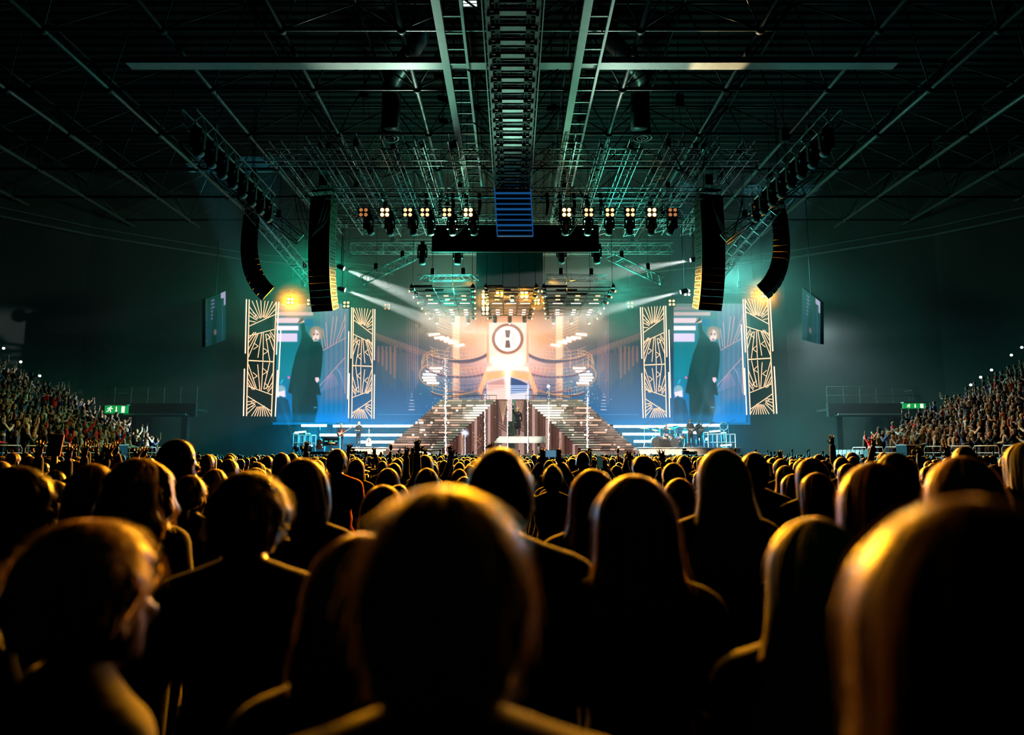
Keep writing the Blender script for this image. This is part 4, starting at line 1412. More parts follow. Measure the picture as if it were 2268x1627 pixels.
# two small relay screens further out, angled to the stands
for (x0, x1, yt0, yt1, yb0, yb1, Y0, Y1, lab) in ((455, 500, 662, 644, 768, 752, 43.0, 45.2, 'small dim relay screen hanging in the dark over the green-lit stand'), (1776, 1817, 636, 668, 752, 762, 45.2, 43.0, 'small dim relay screen hanging in the haze over the orange-lit stand')):
    A, B, C, D = P(x0, yt0, Y0), P(x1, yt1, Y1), P(x0, yb0, Y0), P(x1, yb1, Y1)
    p = Paint(0, 0, 60, 120, 2.0)
    p.vgrad([(0, (.02, .10, .10)), (60, (.02, .14, .22)), (120, (.02, .16, .22))])
    for k in range(6):
        p.rect(16, 8 + 9 * k, 26, 13 + 9 * k, (.38, .34, .52), 1, 2)
    p.poly([(22, 30), (34, 40), (30, 120), (18, 120)], (0, .05, .06), .9, 3)
    p.poly([(45, 0), (60, 0), (60, 34), (54, 34), (54, 16), (45, 14)], (.72, .66, .82), .9, 1)
    p.line((50, 20), (50, 120), 2, (.2, .3, .4), .8)
    p.disc(28, 92, 4, 7, (.55, .35, .42), .8, 2)
    t = thing('relay_screen', lab, 'video screen', (C + D) / 2)
    box = p.box
    X, Yy = p.X.copy(), p.Y.copy()
    o = p.object('screen_surface', Y0, t)
    co = np.array([[*(((A * (1 - u) + B * u) * (1 - v) + (C * (1 - u) + D * u) * v) - wloc(t))] for u, v in zip((X / 60).ravel(), (Yy / 120).ravel())])
    o.data.vertices.foreach_set('co', co.ravel())
    o.data.update()
    nrm = (B - A).cross(C - A).normalized() * 0.2
    nrm = -nrm if nrm.y < 0 else nrm
    MB().prism([A + nrm * .15, B + nrm * .15, D + nrm * .15, C + nrm * .15], nrm).build('cabinet_back', M_black, t)
    MB().tube((A + B) / 2, ((A + B) / 2) + Vector((0, 0, 7)), .03, n=5).build('hanger', M_dark, t)


# ================================================================ the stage
M_stage = mat('stage_deck', (0.16, 0.11, 0.09), 0.35, noise=(2, .2))
M_fascia = mat('stage_fascia', (0.10, 0.085, 0.08), 0.7, noise=(1.5, .25))
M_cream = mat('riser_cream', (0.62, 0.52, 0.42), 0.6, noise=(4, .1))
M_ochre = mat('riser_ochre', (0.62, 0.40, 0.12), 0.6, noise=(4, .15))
ZS = 1.56
st = thing('stage', 'broad low stage with a brown front edge at the head of the crowd', 'stage', (0, 45, 0))
a, b = P(642, 1000, 40.6), P(1662, 1000, 40.6)
MB().span((a.x, 40.6, 0.0), (b.x, 40.75, ZS - .1)).build('front_fascia', M_fascia, st)
MB().span((a.x, 40.6, ZS - .1), (b.x, 51.5, ZS)).build('deck', M_stage, st)
for x in np.linspace(a.x + .3, b.x - .3, 9):
    MB().box((x, 44, .72), (.12, .12, 1.44)).build('support_post', M_dark, st)


def riser(px0, px1, yt, Ya, Yb, m, label):
    A, B = P(px0, yt, Ya), P(px1, yt, Ya)
    t = thing('stage_riser', label, 'riser', ((A.x + B.x) / 2, (Ya + Yb) / 2, ZS))
    MB().span((A.x, Ya, ZS), (B.x, Yb, A.z)).build('riser_box', m, t)
    MB().span((A.x - .03, Ya - .03, A.z), (B.x + .03, Yb, A.z + .04)).build('top_board', m, t)
    return A.z + .04


ZR1 = riser(772, 872, 992, 43.8, 47.5, M_cream, 'cream riser under the percussionist beside the stairs')
ZR1b = riser(688, 772, 1001, 42.5, 47.5, M_ochre, 'low ochre riser under the guitarist and keyboards')
ZR2 = riser(1415, 1640, 992, 43.8, 47.5, M_cream, 'cream riser under the drum kit and the second guitarist')

# glowing tube walls behind the band
M_tube = glow('tube_white', (0.55, 0.92, 1.0), 9.0)
for sx, bars in ((-1, ((668, 723, 942), (738, 916, 943), (708, 898, 963), (795, 873, 978.5), (840, 853, 993))), (1, ((1359, 1476, 944), (1476, 1594, 941.5), (1379, 1462, 961), (1404, 1460, 977), (1512, 1552, 957.5), (1540, 1566, 972)))):
    for k, (x0, x1, y) in enumerate(bars):
        A, B = P(x0, y, 48.6), P(x1, y, 48.6)
        t = thing('light_tube', 'glowing white-blue light tube behind the band, %s from above, %s' % (ORD[k], SIDE[sx]), 'light tube', (A + B) / 2, 'light tubes behind the band')
        MB().tube(A, B, .085, n=10).build('lit_tube', M_tube, t, True)
        MB().box((A + B) / 2 + Vector((0, .14, 0)), ((B - A).length, .08, .2)).build('mount', M_dark, t)
        for q in (A, B):
            MB().tube((q.x, 48.75, ZS), (q.x, 48.75, q.z), .02, n=4).build('mount_post', M_dark, t)


# ---------------------------------------------------------------- the two stairs
def colour_quads(name, quads, parent, power=1.0):
    """Flat lit cells, each with its own colour: [(four points, sRGB)]."""
    off = wloc(parent)
    V = [tuple(Vector(p) - off) for q, c in quads for p in q]
    me = bpy.data.meshes.new(name)
    me.from_pydata(V, [], [tuple(range(4 * i, 4 * i + 4)) for i in range(len(quads))])
    at = me.color_attributes.new('picture', 'FLOAT_COLOR', 'POINT')
    c = np.repeat(np.array([q[1] for q in quads], dtype=float), 4, axis=0)
    c = np.where(c <= 0.04045, c / 12.92, ((c + 0.055) / 1.055) ** 2.4)
    at.data.foreach_set('color', np.concatenate([c, np.ones((len(c), 1))], axis=1).astype(np.float32).ravel())
    me.materials.append(attr_glow('screen_picture', power))
    return link_mesh(name, me, parent)


M_step = mat('step_body', (0.10, 0.085, 0.075), 0.5)
M_pleat = mat('pleat_panel', (0.22, 0.11, 0.09), 0.5)
NS = 22


def stairs(mirror, label):
    mx = (lambda x: 2265.0 - x) if mirror else (lambda x: x)
    r = random.Random(5)
    t = thing('staircase', label, 'stairs', P(mx(960), 1003, 45))
    zprev = ZS
    for i in range(NS):
        s = (i + 1) / NS
        Yf = 42.4 + .26 * i
        y = 1003 - 119 * s
        xo, xi = mx(843 + 131 * s), mx(973 + 131 * s)
        A, B = P(xo, y, Yf), P(xi, y, Yf)
        x0, x1 = min(A.x, B.x), max(A.x, B.x)
        z = A.z
        stp = MB().span((x0, Yf, zprev - .02 if i else ZS), (x1, Yf + (.34 if i < NS - 1 else 2.0), z)).build('step', M_step, t)
        qs, u = [], 0.0
        while u < 1:
            w = min(1 - u, r.choice((.03, .05, .08, .12, .17)))
            row = i % 5
            edge = u if not mirror else 1 - u
            k = r.random()
            if row in (1, 3) and k < .55:
                col = (.86, .68, .58)
            elif row == 2 and k < .16:
                col, w = (1.5, 1.35, 1.2), min(w, .035)
            elif row == 4 and k < .22:
                col, w = (1.25, 1.1, 1.0), min(w, .06)
            else:
                b = r.uniform(.26, .52)
                col = (b * 1.12, b * .92, b * .84)
            if s > .55 and edge > .42 and i < NS - 2:       # pale projected light painted into the upper inner riser tiles
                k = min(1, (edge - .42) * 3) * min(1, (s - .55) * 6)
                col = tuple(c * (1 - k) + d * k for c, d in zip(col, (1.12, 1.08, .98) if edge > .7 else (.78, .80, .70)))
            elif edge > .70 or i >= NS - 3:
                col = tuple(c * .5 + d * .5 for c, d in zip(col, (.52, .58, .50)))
            a, b = x0 + (x1 - x0) * u, x0 + (x1 - x0) * min(1, u + w)
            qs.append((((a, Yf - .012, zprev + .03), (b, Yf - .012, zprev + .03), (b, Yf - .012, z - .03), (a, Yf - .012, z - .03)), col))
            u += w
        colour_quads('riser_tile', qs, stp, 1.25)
        # pleats of the inner flank, from the deck up to the step
        if i:
            p0, p1 = P(mx(973 + 131 * (i / NS)), y, Yf), B
            xa, xb = min(p0.x, p1.x) - .01, max(p0.x, p1.x) + .01
            pl = MB().span((xa, Yf - .03, ZS), (xb, Yf + .4, z - .02)).build('pleat_panel', M_pleat, t)
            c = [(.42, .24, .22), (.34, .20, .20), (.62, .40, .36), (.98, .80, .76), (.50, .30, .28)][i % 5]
            colour_quads('pleat_face', [(((xa, Yf - .036, ZS), (xb, Yf - .036, ZS), (xb, Yf - .036, z - .03), (xa, Yf - .036, z - .03)), c)], pl, .55)  # pleats glow by themselves in place of warm light on them
        zprev = z
    # fan-patterned return beside the alcove
    Yr = 48.3
    A, B = P(mx(1104), 884, Yr), P(mx(1124), 884, Yr)
    x0, x1 = min(A.x, B.x), max(A.x, B.x)
    pn = MB().span((x0, Yr, ZS), (x1, Yr + .2, A.z)).build('return_panel', M_pleat, t)
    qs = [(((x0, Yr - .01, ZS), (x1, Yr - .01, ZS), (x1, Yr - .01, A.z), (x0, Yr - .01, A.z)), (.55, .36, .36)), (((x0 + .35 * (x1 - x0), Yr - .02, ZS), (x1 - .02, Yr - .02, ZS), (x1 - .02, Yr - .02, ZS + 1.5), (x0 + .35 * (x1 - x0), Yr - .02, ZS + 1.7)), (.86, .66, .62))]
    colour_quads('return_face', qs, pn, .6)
    g = MB()
    for k in range(7):
        xx = x0 + (x1 - x0) * (.08 + .14 * k)
        g.tube((xx, Yr - .03, A.z - .1), ((x0 + x1) / 2, Yr - .03, A.z - 1.7), .014, n=4)
    for k in range(3):
        g.tube((x0, Yr - .03, A.z - 1.6 - .2 * k), (x1, Yr - .03, A.z - 2.0 - .2 * k), .014, n=4)
    g.build('fan_lattice', mat('brass_line', (.7, .45, .3), .4, emit=(1, .6, .4), power=.35), pn)  # a faint warm glow is put into the brass itself
    # low rail on the top landing
    A, B = P(mx(985), 882, 48.0), P(mx(1100), 882, 48.0)
    f = MB().tube(A + Vector((0, 0, .22)), B + Vector((0, 0, .22)), .025, n=5)
    for k in range(8):
        q = A.lerp(B, k / 7)
        f.tube((q.x, q.y, A.z - .1), (q.x, q.y, A.z + .22), .02, n=4)
    f.build('landing_rail_frame', M_dark, t)
    # thin bronze struts standing in front of the lower flank
    f = MB()
    for xa, xb, ya, yb in ((1019, 1021, 962, 1003), (1027, 1021, 962, 1003), (1019, 1029, 975, 968), (1048, 1066, 958, 975), (1048, 1066, 966, 983), (1048, 1068, 985, 968), (1050, 1066, 1000, 985)):
        f.tube(P(mx(xa), ya, 42.2), P(mx(xb), yb, 42.2), .022, n=5)
    f.build('strut_lattice', mat('bronze', (.55, .30, .16), .35, .5, emit=(1, .5, .25), power=.25), t)  # struts carry their own weak emission though they are no lamps


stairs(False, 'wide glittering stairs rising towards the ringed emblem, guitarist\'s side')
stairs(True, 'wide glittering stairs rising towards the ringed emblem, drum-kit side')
al = thing('alcove_wall', 'teal alcove wall between the two stairs behind the singer', 'stage set wall', P(1132, 1003, 48.9))
A, B = P(1102, 884, 48.9), P(1163, 884, 48.9)
MB().span((A.x, 48.9, ZS), (B.x, 49.1, A.z)).build('back_panel', mat('teal_panel', (.05, .22, .24), .6), al)
A2, B2 = P(1120, 880, 48.8), P(1134, 880, 48.8)
zb = P(1120, 932, 48.8).z
qs = []
for k in range(17):
    z0 = zb + (A2.z - zb) * k / 17
    qs.append((((A2.x, 48.85, z0), (B2.x, 48.85, z0), (B2.x, 48.85, z0 + (A2.z - zb) / 17 * .62), (A2.x, 48.85, z0 + (A2.z - zb) / 17 * .62)), (1.25, .98, .95)))
colour_quads('lit_slat', qs, al, 1.0)

# ---------------------------------------------------------------- the white grand piano
M_pia = mat('piano_white', (.78, .80, .72), .25, spec=.6)
A, B = P(1095, 966, 41.4), P(1208, 966, 41.4)
pn = thing('grand_piano', 'white grand piano standing between the stairs with the singer on its lid', 'piano', ((A.x + B.x) / 2, 41.9, ZS))
L = B.x - A.x
ZP = A.z
hb = .40
out = [(A.x + .28, 41.4), (B.x - .12, 41.4), (B.x, 41.5), (B.x, 42.0), (B.x - .25, 42.35), (A.x + L * .62, 42.45), (A.x + L * .45, 42.8), (A.x + .28, 42.85)]
b = MB()
b.prism([(x, y, ZP - hb) for x, y in out], (0, 0, hb - .05))
b.build('case', M_pia, pn)
b = MB()
b.prism([(x + (.03 if x > A.x + 1 else -.02), y - .02 if y < 42 else y, ZP - .045) for x, y in out], (0, 0, .045))
b.build('lid', M_pia, pn)
MB().span((A.x, 41.42, ZP - hb - .0), (A.x + .3, 42.83, ZP - hb + .12)).build('key_bed', M_pia, pn)
MB().span((A.x + .03, 41.5, ZP - hb + .12), (A.x + .2, 42.75, ZP - hb + .14)).build('keyboard', mat('ivory', (.8, .78, .7), .3), pn)
for sy in (41.43, 42.78):
    MB().prism([(A.x + .02, sy, ZP - hb), (A.x + .3, sy, ZP - hb), (A.x + .3, sy, ZP - .04), (A.x + .16, sy, ZP - .12), (A.x + .1, sy, ZP - .24)], (0, .06, 0)).build('cheek', M_pia, pn)
for x, y in ((A.x + .34, 41.6), (A.x + .34, 42.65), (B.x - .4, 41.8)):
    MB().lathe([(.10, ZP - hb - ZS), (.075, ZP - hb - ZS - .08), (.06, .4), (.085, .14), (.04, .12), (.035, .05), (.05, 0)][::-1], (x, y, ZS), (0, 0, 1), 14).build('leg', M_pia, pn, True)
g = MB()
for dx in (-.08, .08):
    g.tube((A.x + .75, 42.0 + dx, ZP - hb), (A.x + .75, 42.0 + dx, ZS + .12), .02, n=6)
g.box((A.x + .72, 42.0, ZS + .1), (.12, .3, .08))
g.build('pedal_lyre_frame', M_pia, pn)
MB()
t = thing('piano_stool', 'small dark stool at the keyboard end of the white piano', 'stool', (A.x - .5, 42.1, ZS))
MB().box((A.x - .5, 42.1, ZS + .46), (.42, .7, .1)).build('seat', M_black, t)
for sx in (-.16, .16):
    for sy in (-.3, .3):
        MB().tube((A.x - .5 + sx, 42.1 + sy, ZS), (A.x - .5 + sx, 42.1 + sy, ZS + .42), .025, n=6).build('leg', M_black, t)

# ---------------------------------------------------------------- the performers
FACE = PI
SING = P(1146, 966, 41.75)
singer = person('singer in a long dark coat standing on the white piano with one arm raised', (SING.x, 41.85, ZP), 1.02, FACE, body_parts('singer', 'down', 'up', coat=True, stance=.02), hair_mesh('chin', 3, 300), 'fair', 'black', 'charcoal')
w = Vector((-.255, -.08, 1.95)) * 1.02
t = thing('microphone', 'small dark microphone in the raised hand of the singer on the piano', 'microphone', singer.location + w)
MB().tube(singer.location + w + Vector((-.1, -.02, -.08)), singer.location + w + Vector((.02, 0, .02)), .015, .02, 8).build('handle', M_black, t)
MB().ell(singer.location + w + Vector((.05, .005, .045)), .036, 10, 8).build('grille', M_dark, t)


def guitar(p, m_body, label, cat='guitar', rot=.35, s=1.0, acoustic=False):
    """A guitar in a plane facing the audience: body, neck, head, pickguard, strings' bridge."""
    p = Vector(p)
    t = thing('acoustic_guitar' if acoustic else 'electric_guitar', label, cat, p)
    R = Matrix.Rotation(rot, 3, 'Y')

    def T(x, z, y=0):
        return p + R @ Vector((x * s, y, z * s))
    if acoustic:
        pr = [(.0, -.22), (.14, -.20), (.19, -.10), (.17, .0), (.12, .06), (.13, .14), (.12, .22), (.06, .27), (0, .27)]
    else:
        pr = [(.0, -.20), (.12, -.19), (.17, -.10), (.13, .0), (.12, .06), (.16, .15), (.17, .22), (.12, .21), (.06, .12), (0, .12)]
    o = [T(x, z) for x, z in pr] + [T(-x, z) for x, z in pr[::-1][1:-1]]
    MB().prism(o, (0, .10 if acoustic else .045, 0)).build('body', m_body, t)
    MB().prism([T(-.025, .1, -.012), T(.025, .1, -.012), T(.02, .72, -.012), T(-.02, .72, -.012)], (0, .03, 0)).build('neck', mat('guitar_neck', (.25, .12, .05), .4), t)
    MB().prism([T(-.035, .72, -.01), T(.035, .72, -.01), T(.045, .86, -.01), T(-.03, .88, -.01)], (0, .025, 0)).build('head', mat('guitar_neck', (.25, .12, .05), .4), t)
    if acoustic:
        MB().lathe([(.05, 0), (.05, -.004)], T(0, .08, -.004), (0, 1, 0), 14).build('sound_hole', M_black, t)
    else:
        MB().prism([T(-.07, -.1, -.006), T(.05, -.12, -.006), T(.07, .08, -.006), T(-.03, .1, -.006)], (0, .006, 0)).build('pickguard', M_cream, t)
    MB().box(T(0, -.1, -.012), (.08 * s, .01, .03 * s), (0, rot, 0)).build('bridge', M_black, t)
    return t


G = P(751, 996, 44.6)
g1 = person('guitarist in dark clothes playing a red electric guitar before the light tubes', (G.x, 45.0, ZR1b), 1.06, FACE + .1, B_play1 if False else body_parts('front', 'front', 'front', slim=.9), hair_mesh('short', 4, 200, nth=36), 'grey', 'black', 'black')
guitar(g1.location + Vector((.02, -.24, 1.12)), mat('guitar_red', (.75, .08, .04), .25), 'red electric guitar hanging on the guitarist before the light tubes', rot=1.0, s=1.15)
G = P(792, 992, 45.4)
g2 = person('percussionist with grey hair playing beside the guitarist', (G.x, 45.6, ZR1), 1.0, FACE - .1, body_parts('front', 'front', 'front', slim=.9), hair_mesh('short', 4, 200, nth=36), 'grey', 'black', 'black')
G = P(1532, 992, 45.0)
g3 = person('second guitarist with dark hair silhouetted before the lamps beside the drum kit', (G.x, 45.2, ZR2), 1.07, FACE, body_parts('front', 'front', 'front', slim=.9), hair_mesh('tousled', 4, 200, nth=36), 'brown', 'charcoal', 'black')
guitar(g3.location + Vector((.0, -.24, 1.12)), mat('guitar_dark', (.10, .05, .03), .3), 'dark electric guitar on the second guitarist beside the drum kit', rot=1.05, s=1.1)
G = P(1553, 992, 45.0)
g4 = person('bass player in dark clothes, outermost of the standing band, drum-kit side', (G.x, 45.4, ZR2), 1.04, FACE + .2, body_parts('front', 'front', 'front', slim=.9), hair_mesh('short', 4, 200, nth=36), 'dark', 'black', 'black')
guitar(g4.location + Vector((.0, -.25, 1.08)), mat('guitar_wood', (.30, .12, .05), .3), 'brown bass guitar on the outermost band member', rot=1.0, s=1.3)
G = P(1478, 975, 46.4)
g5 = person('drummer half hidden behind the cymbals of the drum kit', (G.x, 46.6, ZR2 + .05), .93, FACE, body_parts('clap', 'clap', 'clap', slim=.9), hair_mesh('short', 4, 200, nth=36), 'dark', 'charcoal', 'black')

# drum kits, amplifiers, keyboards, stands
M_drum = mat('drum_shell', (.55, .42, .30), .35)
M_skin = mat('drum_skin', (.75, .70, .62), .5)
M_chr = mat('chrome', (.7, .72, .75), .15, .95)
M_brass = mat('cymbal_brass', (.65, .48, .22), .25, .8)


def drum(mb_parent, c, r, d, axis, name='drum', skin=None):
    c = Vector(c)
    MB().lathe([(r, -d / 2), (r, d / 2)], c, axis, 22).build(name + '_shell', M_drum, mb_parent)
    MB().lathe([(r * .97, -d / 2 - .012), (r * .97, -d / 2 + .0)], c, axis, 22).build(name + '_skin', skin or M_skin, mb_parent)
    MB().lathe([(r + .012, -d / 2 - .02), (r + .012, -d / 2 + .02)], c, axis, 22).build(name + '_hoop', M_chr, mb_parent)


def cymbal(parent, base, h, r, tilt=.2):
    base = Vector(base)
    top = base + Vector((0, 0, h))
    MB().tube(base + Vector((0, 0, .0)), top, .013, n=5).build('cymbal_stand', M_chr, parent)
    MB().lathe([(r, -.015), (r * .3, .012), (.03, .03), (.01, .03)], top, (tilt * .5, -tilt, 1), 22).build('cymbal', M_brass, parent, True)
    f = MB()
    for k in range(3):
        a = 2 * PI * k / 3
        f.tube(base + Vector((.24 * math.cos(a), .24 * math.sin(a), .0)), base + Vector((0, 0, .35)), .01, n=4)
    f.build('tripod_frame', M_chr, parent)


D = P(1480, 992, 45.6)
dk = thing('drum_kit', 'large drum kit with many cymbals on the cream riser', 'drum kit', (D.x, 45.7, ZR2))
zz = ZR2
drum(dk, (D.x + .35, 45.5, zz + .34), .30, .42, (0, 1, 0), 'kick_drum', mat('drum_head_amber', (.7, .45, .22), .5))
for dx, dy, z, r in ((-.15, -.1, .72, .17), (.2, -.15, .76, .17), (.75, .2, .55, .22), (-.45, .25, .58, .2), (1.0, .1, .75, .16)):
    drum(dk, (D.x + dx, 45.7 + dy, zz + z), r, .24, (0, .45, -1), 'tom_drum')
for dx, dy, h, r in ((-.8, -.1, 1.15, .26), (-.4, .4, 1.35, .28), (.1, -.3, 1.25, .25), (.6, .4, 1.4, .3), (1.1, -.1, 1.2, .27), (1.4, .3, 1.35, .25)):
    cymbal(dk, (D.x + dx, 45.7 + dy, zz), h, r, .3 * (-1) ** int(dx * 5))
f = MB()
for x0, x1, z in ((-.9, 1.5, .95), (-.9, 1.5, .62)):
    f.tube((D.x + x0, 46.1, zz + z), (D.x + x1, 46.1, zz + z), .022, n=6)
for x in (-.9, -.1, .7, 1.5):
    f.tube((D.x + x, 46.1, zz), (D.x + x, 46.1, zz + .98), .022, n=6)
f.build('rack_frame', M_chr, dk)
D = P(1455, 992, 44.4)
d2 = thing('bass_drum', 'white-skinned bass drum standing near the stairs, drum-kit side', 'drum', (D.x, 44.6, ZR2))
drum(d2, (D.x, 44.6, ZR2 + .36), .34, .38, (0, 1, 0), 'bass_drum')
cymbal(d2, (D.x - .7, 44.8, ZR2), 1.25, .3, .15)
MB().lathe([(.04, 0), (.02, -.02)], (D.x - .06, 44.39, ZR2 + .3), (0, 1, 0), 10).build('skin_port', M_black, d2)
D = P(1474, 993, 44.0)
am = thing('amplifier', 'black amplifier box standing before the drum kit', 'amplifier', (D.x, 44.1, ZR2))
MB().box((D.x, 44.15, ZR2 + .28), (.62, .4, .54)).build('cabinet', M_black, am)
MB().box((D.x, 43.94, ZR2 + .24), (.54, .02, .38)).build('grille_cloth', M_dark, am)
MB().box((D.x, 43.94, ZR2 + .49), (.5, .02, .06)).build('control_panel', M_chr, am)
D = P(816, 992, 45.2)
ag = guitar((D.x, 45.2, ZR1 + .32), mat('guitar_pale', (.80, .66, .52), .3), 'pale acoustic guitar on a stand beside the stairs, guitarist\'s side', rot=0, s=1.05, acoustic=True)
f = MB()
f.tube((D.x, 45.35, ZR1), (D.x, 45.35, ZR1 + .9), .015, n=5)
for a in (-.25, .25):
    f.tube((D.x + a, 45.2, ZR1), (D.x, 45.35, ZR1 + .3), .012, n=5)
f.build('stand_frame', M_dark, ag)
D = P(738, 999, 44.0)
kb = thing('keyboard_rack', 'black keyboard rack with teal displays beside the guitarist', 'keyboard', (D.x - .2, 44.2, ZR1b))
MB().box((D.x - .2, 44.4, ZR1b + .62), (1.05, .45, .5)).build('rack_case', M_black, kb)
MB().box((D.x - .2, 44.1, ZR1b + .92), (1.15, .4, .09)).build('keyboard_body', M_dark, kb)
for k in range(3):
    MB().box((D.x - .52 + .32 * k, 44.16, ZR1b + .66), (.2, .02, .07)).build('display', glow('teal_display', (.1, .8, .7), .8), kb)
for a in (-.5, .5):
    MB().box((D.x - .2 + a, 44.4, ZR1b + .19), (.06, .4, .38)).build('leg', M_dark, kb)
t = thing('round_stool', 'small round stool before the keyboard rack', 'stool', (D.x + .02, 43.5, ZR1b))
MB().lathe([(.2, .5), (.21, .54), (.2, .57)], (D.x + .02, 43.5, ZR1b), (0, 0, 1), 16).build('seat', M_ochre, t)
MB().tube((D.x + .02, 43.5, ZR1b + .05), (D.x + .02, 43.5, ZR1b + .5), .025, n=6).build('post', M_chr, t)
f = MB()
for k in range(3):
    a = 2 * PI * k / 3
    f.tube((D.x + .02 + .25 * math.cos(a), 43.5 + .25 * math.sin(a), ZR1b), (D.x + .02, 43.5, ZR1b + .2), .015, n=5)
f.build('tripod_frame', M_chr, t)
# a cello leaning by the guitarist
D = P(704, 1001, 43.6)
ce_ = thing('cello', 'red-brown cello on a stand at the guitarist\'s side of the stage', 'cello', (D.x, 43.8, ZR1b))
pr = [(0, .05), (.16, .06), (.22, .18), (.20, .30), (.13, .36), (.12, .42), (.16, .50), (.17, .60), (.10, .70), (0, .72)]
MB().prism([(D.x + x, 43.8, ZR1b + .08 + z) for x, z in pr] + [(D.x - x, 43.8, ZR1b + .08 + z) for x, z in pr[::-1][1:-1]], (0, .18, 0)).build('body', mat('cello_wood', (.36, .08, .04), .3), ce_)
MB().box((D.x, 43.77, ZR1b + 1.0), (.045, .04, .8)).build('neck', M_black, ce_)
MB().box((D.x, 43.78, ZR1b + 1.45), (.07, .06, .14)).build('scroll', mat('cello_wood', (.36, .08, .04), .3), ce_)
MB().tube((D.x, 43.9, ZR1b), (D.x, 43.9, ZR1b + .2), .012, n=5).build('end_pin', M_chr, ce_)
# metal frames with white lamps at both ends of the band
for px0, px1, yt, yb, sx in ((650, 690, 959, 1001, -1), (1568, 1628, 957, 1001, 1)):
    Ya = 44.3
    A, B = P(px0, yt, Ya), P(px1, yt, Ya)
    zb = ZS
    t = thing('pipe_frame', 'white-lit pipe frame with lamps at the outer end of the band, ' + SIDE[sx], 'metal frame', ((A.x + B.x) / 2, Ya, zb))
    f = MB()
    for k in range(4):
        x = A.x + (B.x - A.x) * k / 3
        for yy in (Ya, Ya + 1.0):
            f.tube((x, yy, zb), (x, yy, A.z - .12 * (k % 2)), .028, n=6)
        f.tube((x, Ya, A.z - .12 * (k % 2)), (x, Ya + 1, A.z - .12 * (k % 2)), .028, n=6)
    for z in (A.z - .12, zb + .55 * (A.z - zb)):
        f.tube((A.x, Ya, z), (B.x, Ya, z), .028, n=6)
        f.tube((A.x, Ya + 1, z), (B.x, Ya + 1, z), .028, n=6)
    f.build('pipe_lattice', mat('white_pipe', (.75, .8, .82), .35), t)
    for k in range(2):
        q = A.lerp(B, .3 + .4 * k) + Vector((0, .3, .05 - .9 * k))
        MB().tube(q - Vector((.35, 0, 0)), q + Vector((.35, 0, .06)), .05, n=8).build('lamp_tube', M_tube, t, True)
# floor beam lamps
M_beam = glow('beam_lens', (.75, .95, 1.0), 14.0)
BEAMS = []
for k, (px, py, tx, ty, pw, c) in enumerate(((656, 993, 612, 850, 30000, (.10, .65, .8)), (671, 993, 640, 800, 20000, (.08, .6, .8)), (684, 992, 660, 780, 6000, (.08, .6, .8)), (1508, 975, 1507, 800, 30000, (.10, .75, 1)), (1537, 972, 1583, 800, 36000, (.10, .75, .95)), (1556, 972, 1607, 840, 30000, (.10, .75, .95)), (1590, 990, 1592, 930, 4000, (.5, .85, 1)))):
    sx = -1 if px < 1134 else 1
    p = P(px, py, 43.2 if sx < 0 else 47.6)
    zb = ZS if px not in () else ZS
    p.z = max(p.z, zb + .42)
    d = (P(tx, ty, p.y + .2) - p).normalized()
    t = thing('beam_lamp', 'floor beam lamp throwing a pale blue beam upward, %s from the outer end, %s' % (ORD[k if sx < 0 else 6 - k], SIDE[sx]), 'stage light', p, 'floor beam lamps')
    MB().box((p.x, p.y, zb + .06), (.34, .3, .12)).build('base', M_case, t)
    y = MB()
    for a in (-.17, .17):
        y.box((p.x + a, p.y, (zb + p.z) / 2 + .08), (.05, .14, p.z - zb))
    y.build('yoke', M_case, t)
    MB().lathe([(.09, -.22), (.14, -.16), (.15, .12), (.14, .16)], p, d, 14).build('head', M_case, t, True)
    MB().lathe([(.13, .155), (.01, .17)], p, d, 14).build('lens', M_beam, t)
    lamp('SPOT', 'beam_light', p + d * .25, pw, c, p + d * 5, .10, 8 if px != 1590 else 40, .3)
# beams thrown inwards by lamps behind the inner speaker hangs, and down on the emblem
for px, py, tx, ty, Y, pw, ang, c, lab in ((756, 592, 905, 655, 42.8, 110000, 12, (.75, .85, .8), 'upper lamp behind the inner speaker hang throwing a pale beam inwards, guitarist\'s side'), (758, 640, 900, 690, 42.8, 120000, 10, (.75, .85, .8), 'lower lamp behind the inner speaker hang throwing a pale beam inwards, guitarist\'s side'),
                                           (1536, 575, 1330, 610, 42.8, 110000, 12, (.75, .85, .8), 'upper lamp behind the inner speaker hang throwing a pale beam inwards, drum-kit side'), (1514, 645, 1330, 690, 42.8, 130000, 9, (.8, .9, .88), 'lower white lamp behind the inner speaker hang throwing a pale beam inwards, drum-kit side'), (1134, 660, 1138, 715, 44.2, 12000, 8, (.2, .7, 1), 'small lamp dropping a blue beam over the ringed emblem')):
    p = P(px, py, Y)
    d = (P(tx, ty, Y) - p).normalized()
    t = thing('beam_lamp', lab, 'stage light', p)
    MB().lathe([(.10, -.3), (.16, -.22), (.17, .16), (.15, .2)], p, d, 14).build('head', M_case, t, True)
    MB().lathe([(.13, .2), (.01, .215)], p, d, 14).build('lens', M_beam, t)
    MB().tube(p, (p.x, p.y, 16.4), .03, n=5).build('drop_pipe', M_dark, t)
    lamp('SPOT', 'beam_light', p + d * .3, pw, c, p + d * 5, .08, ang, .4)
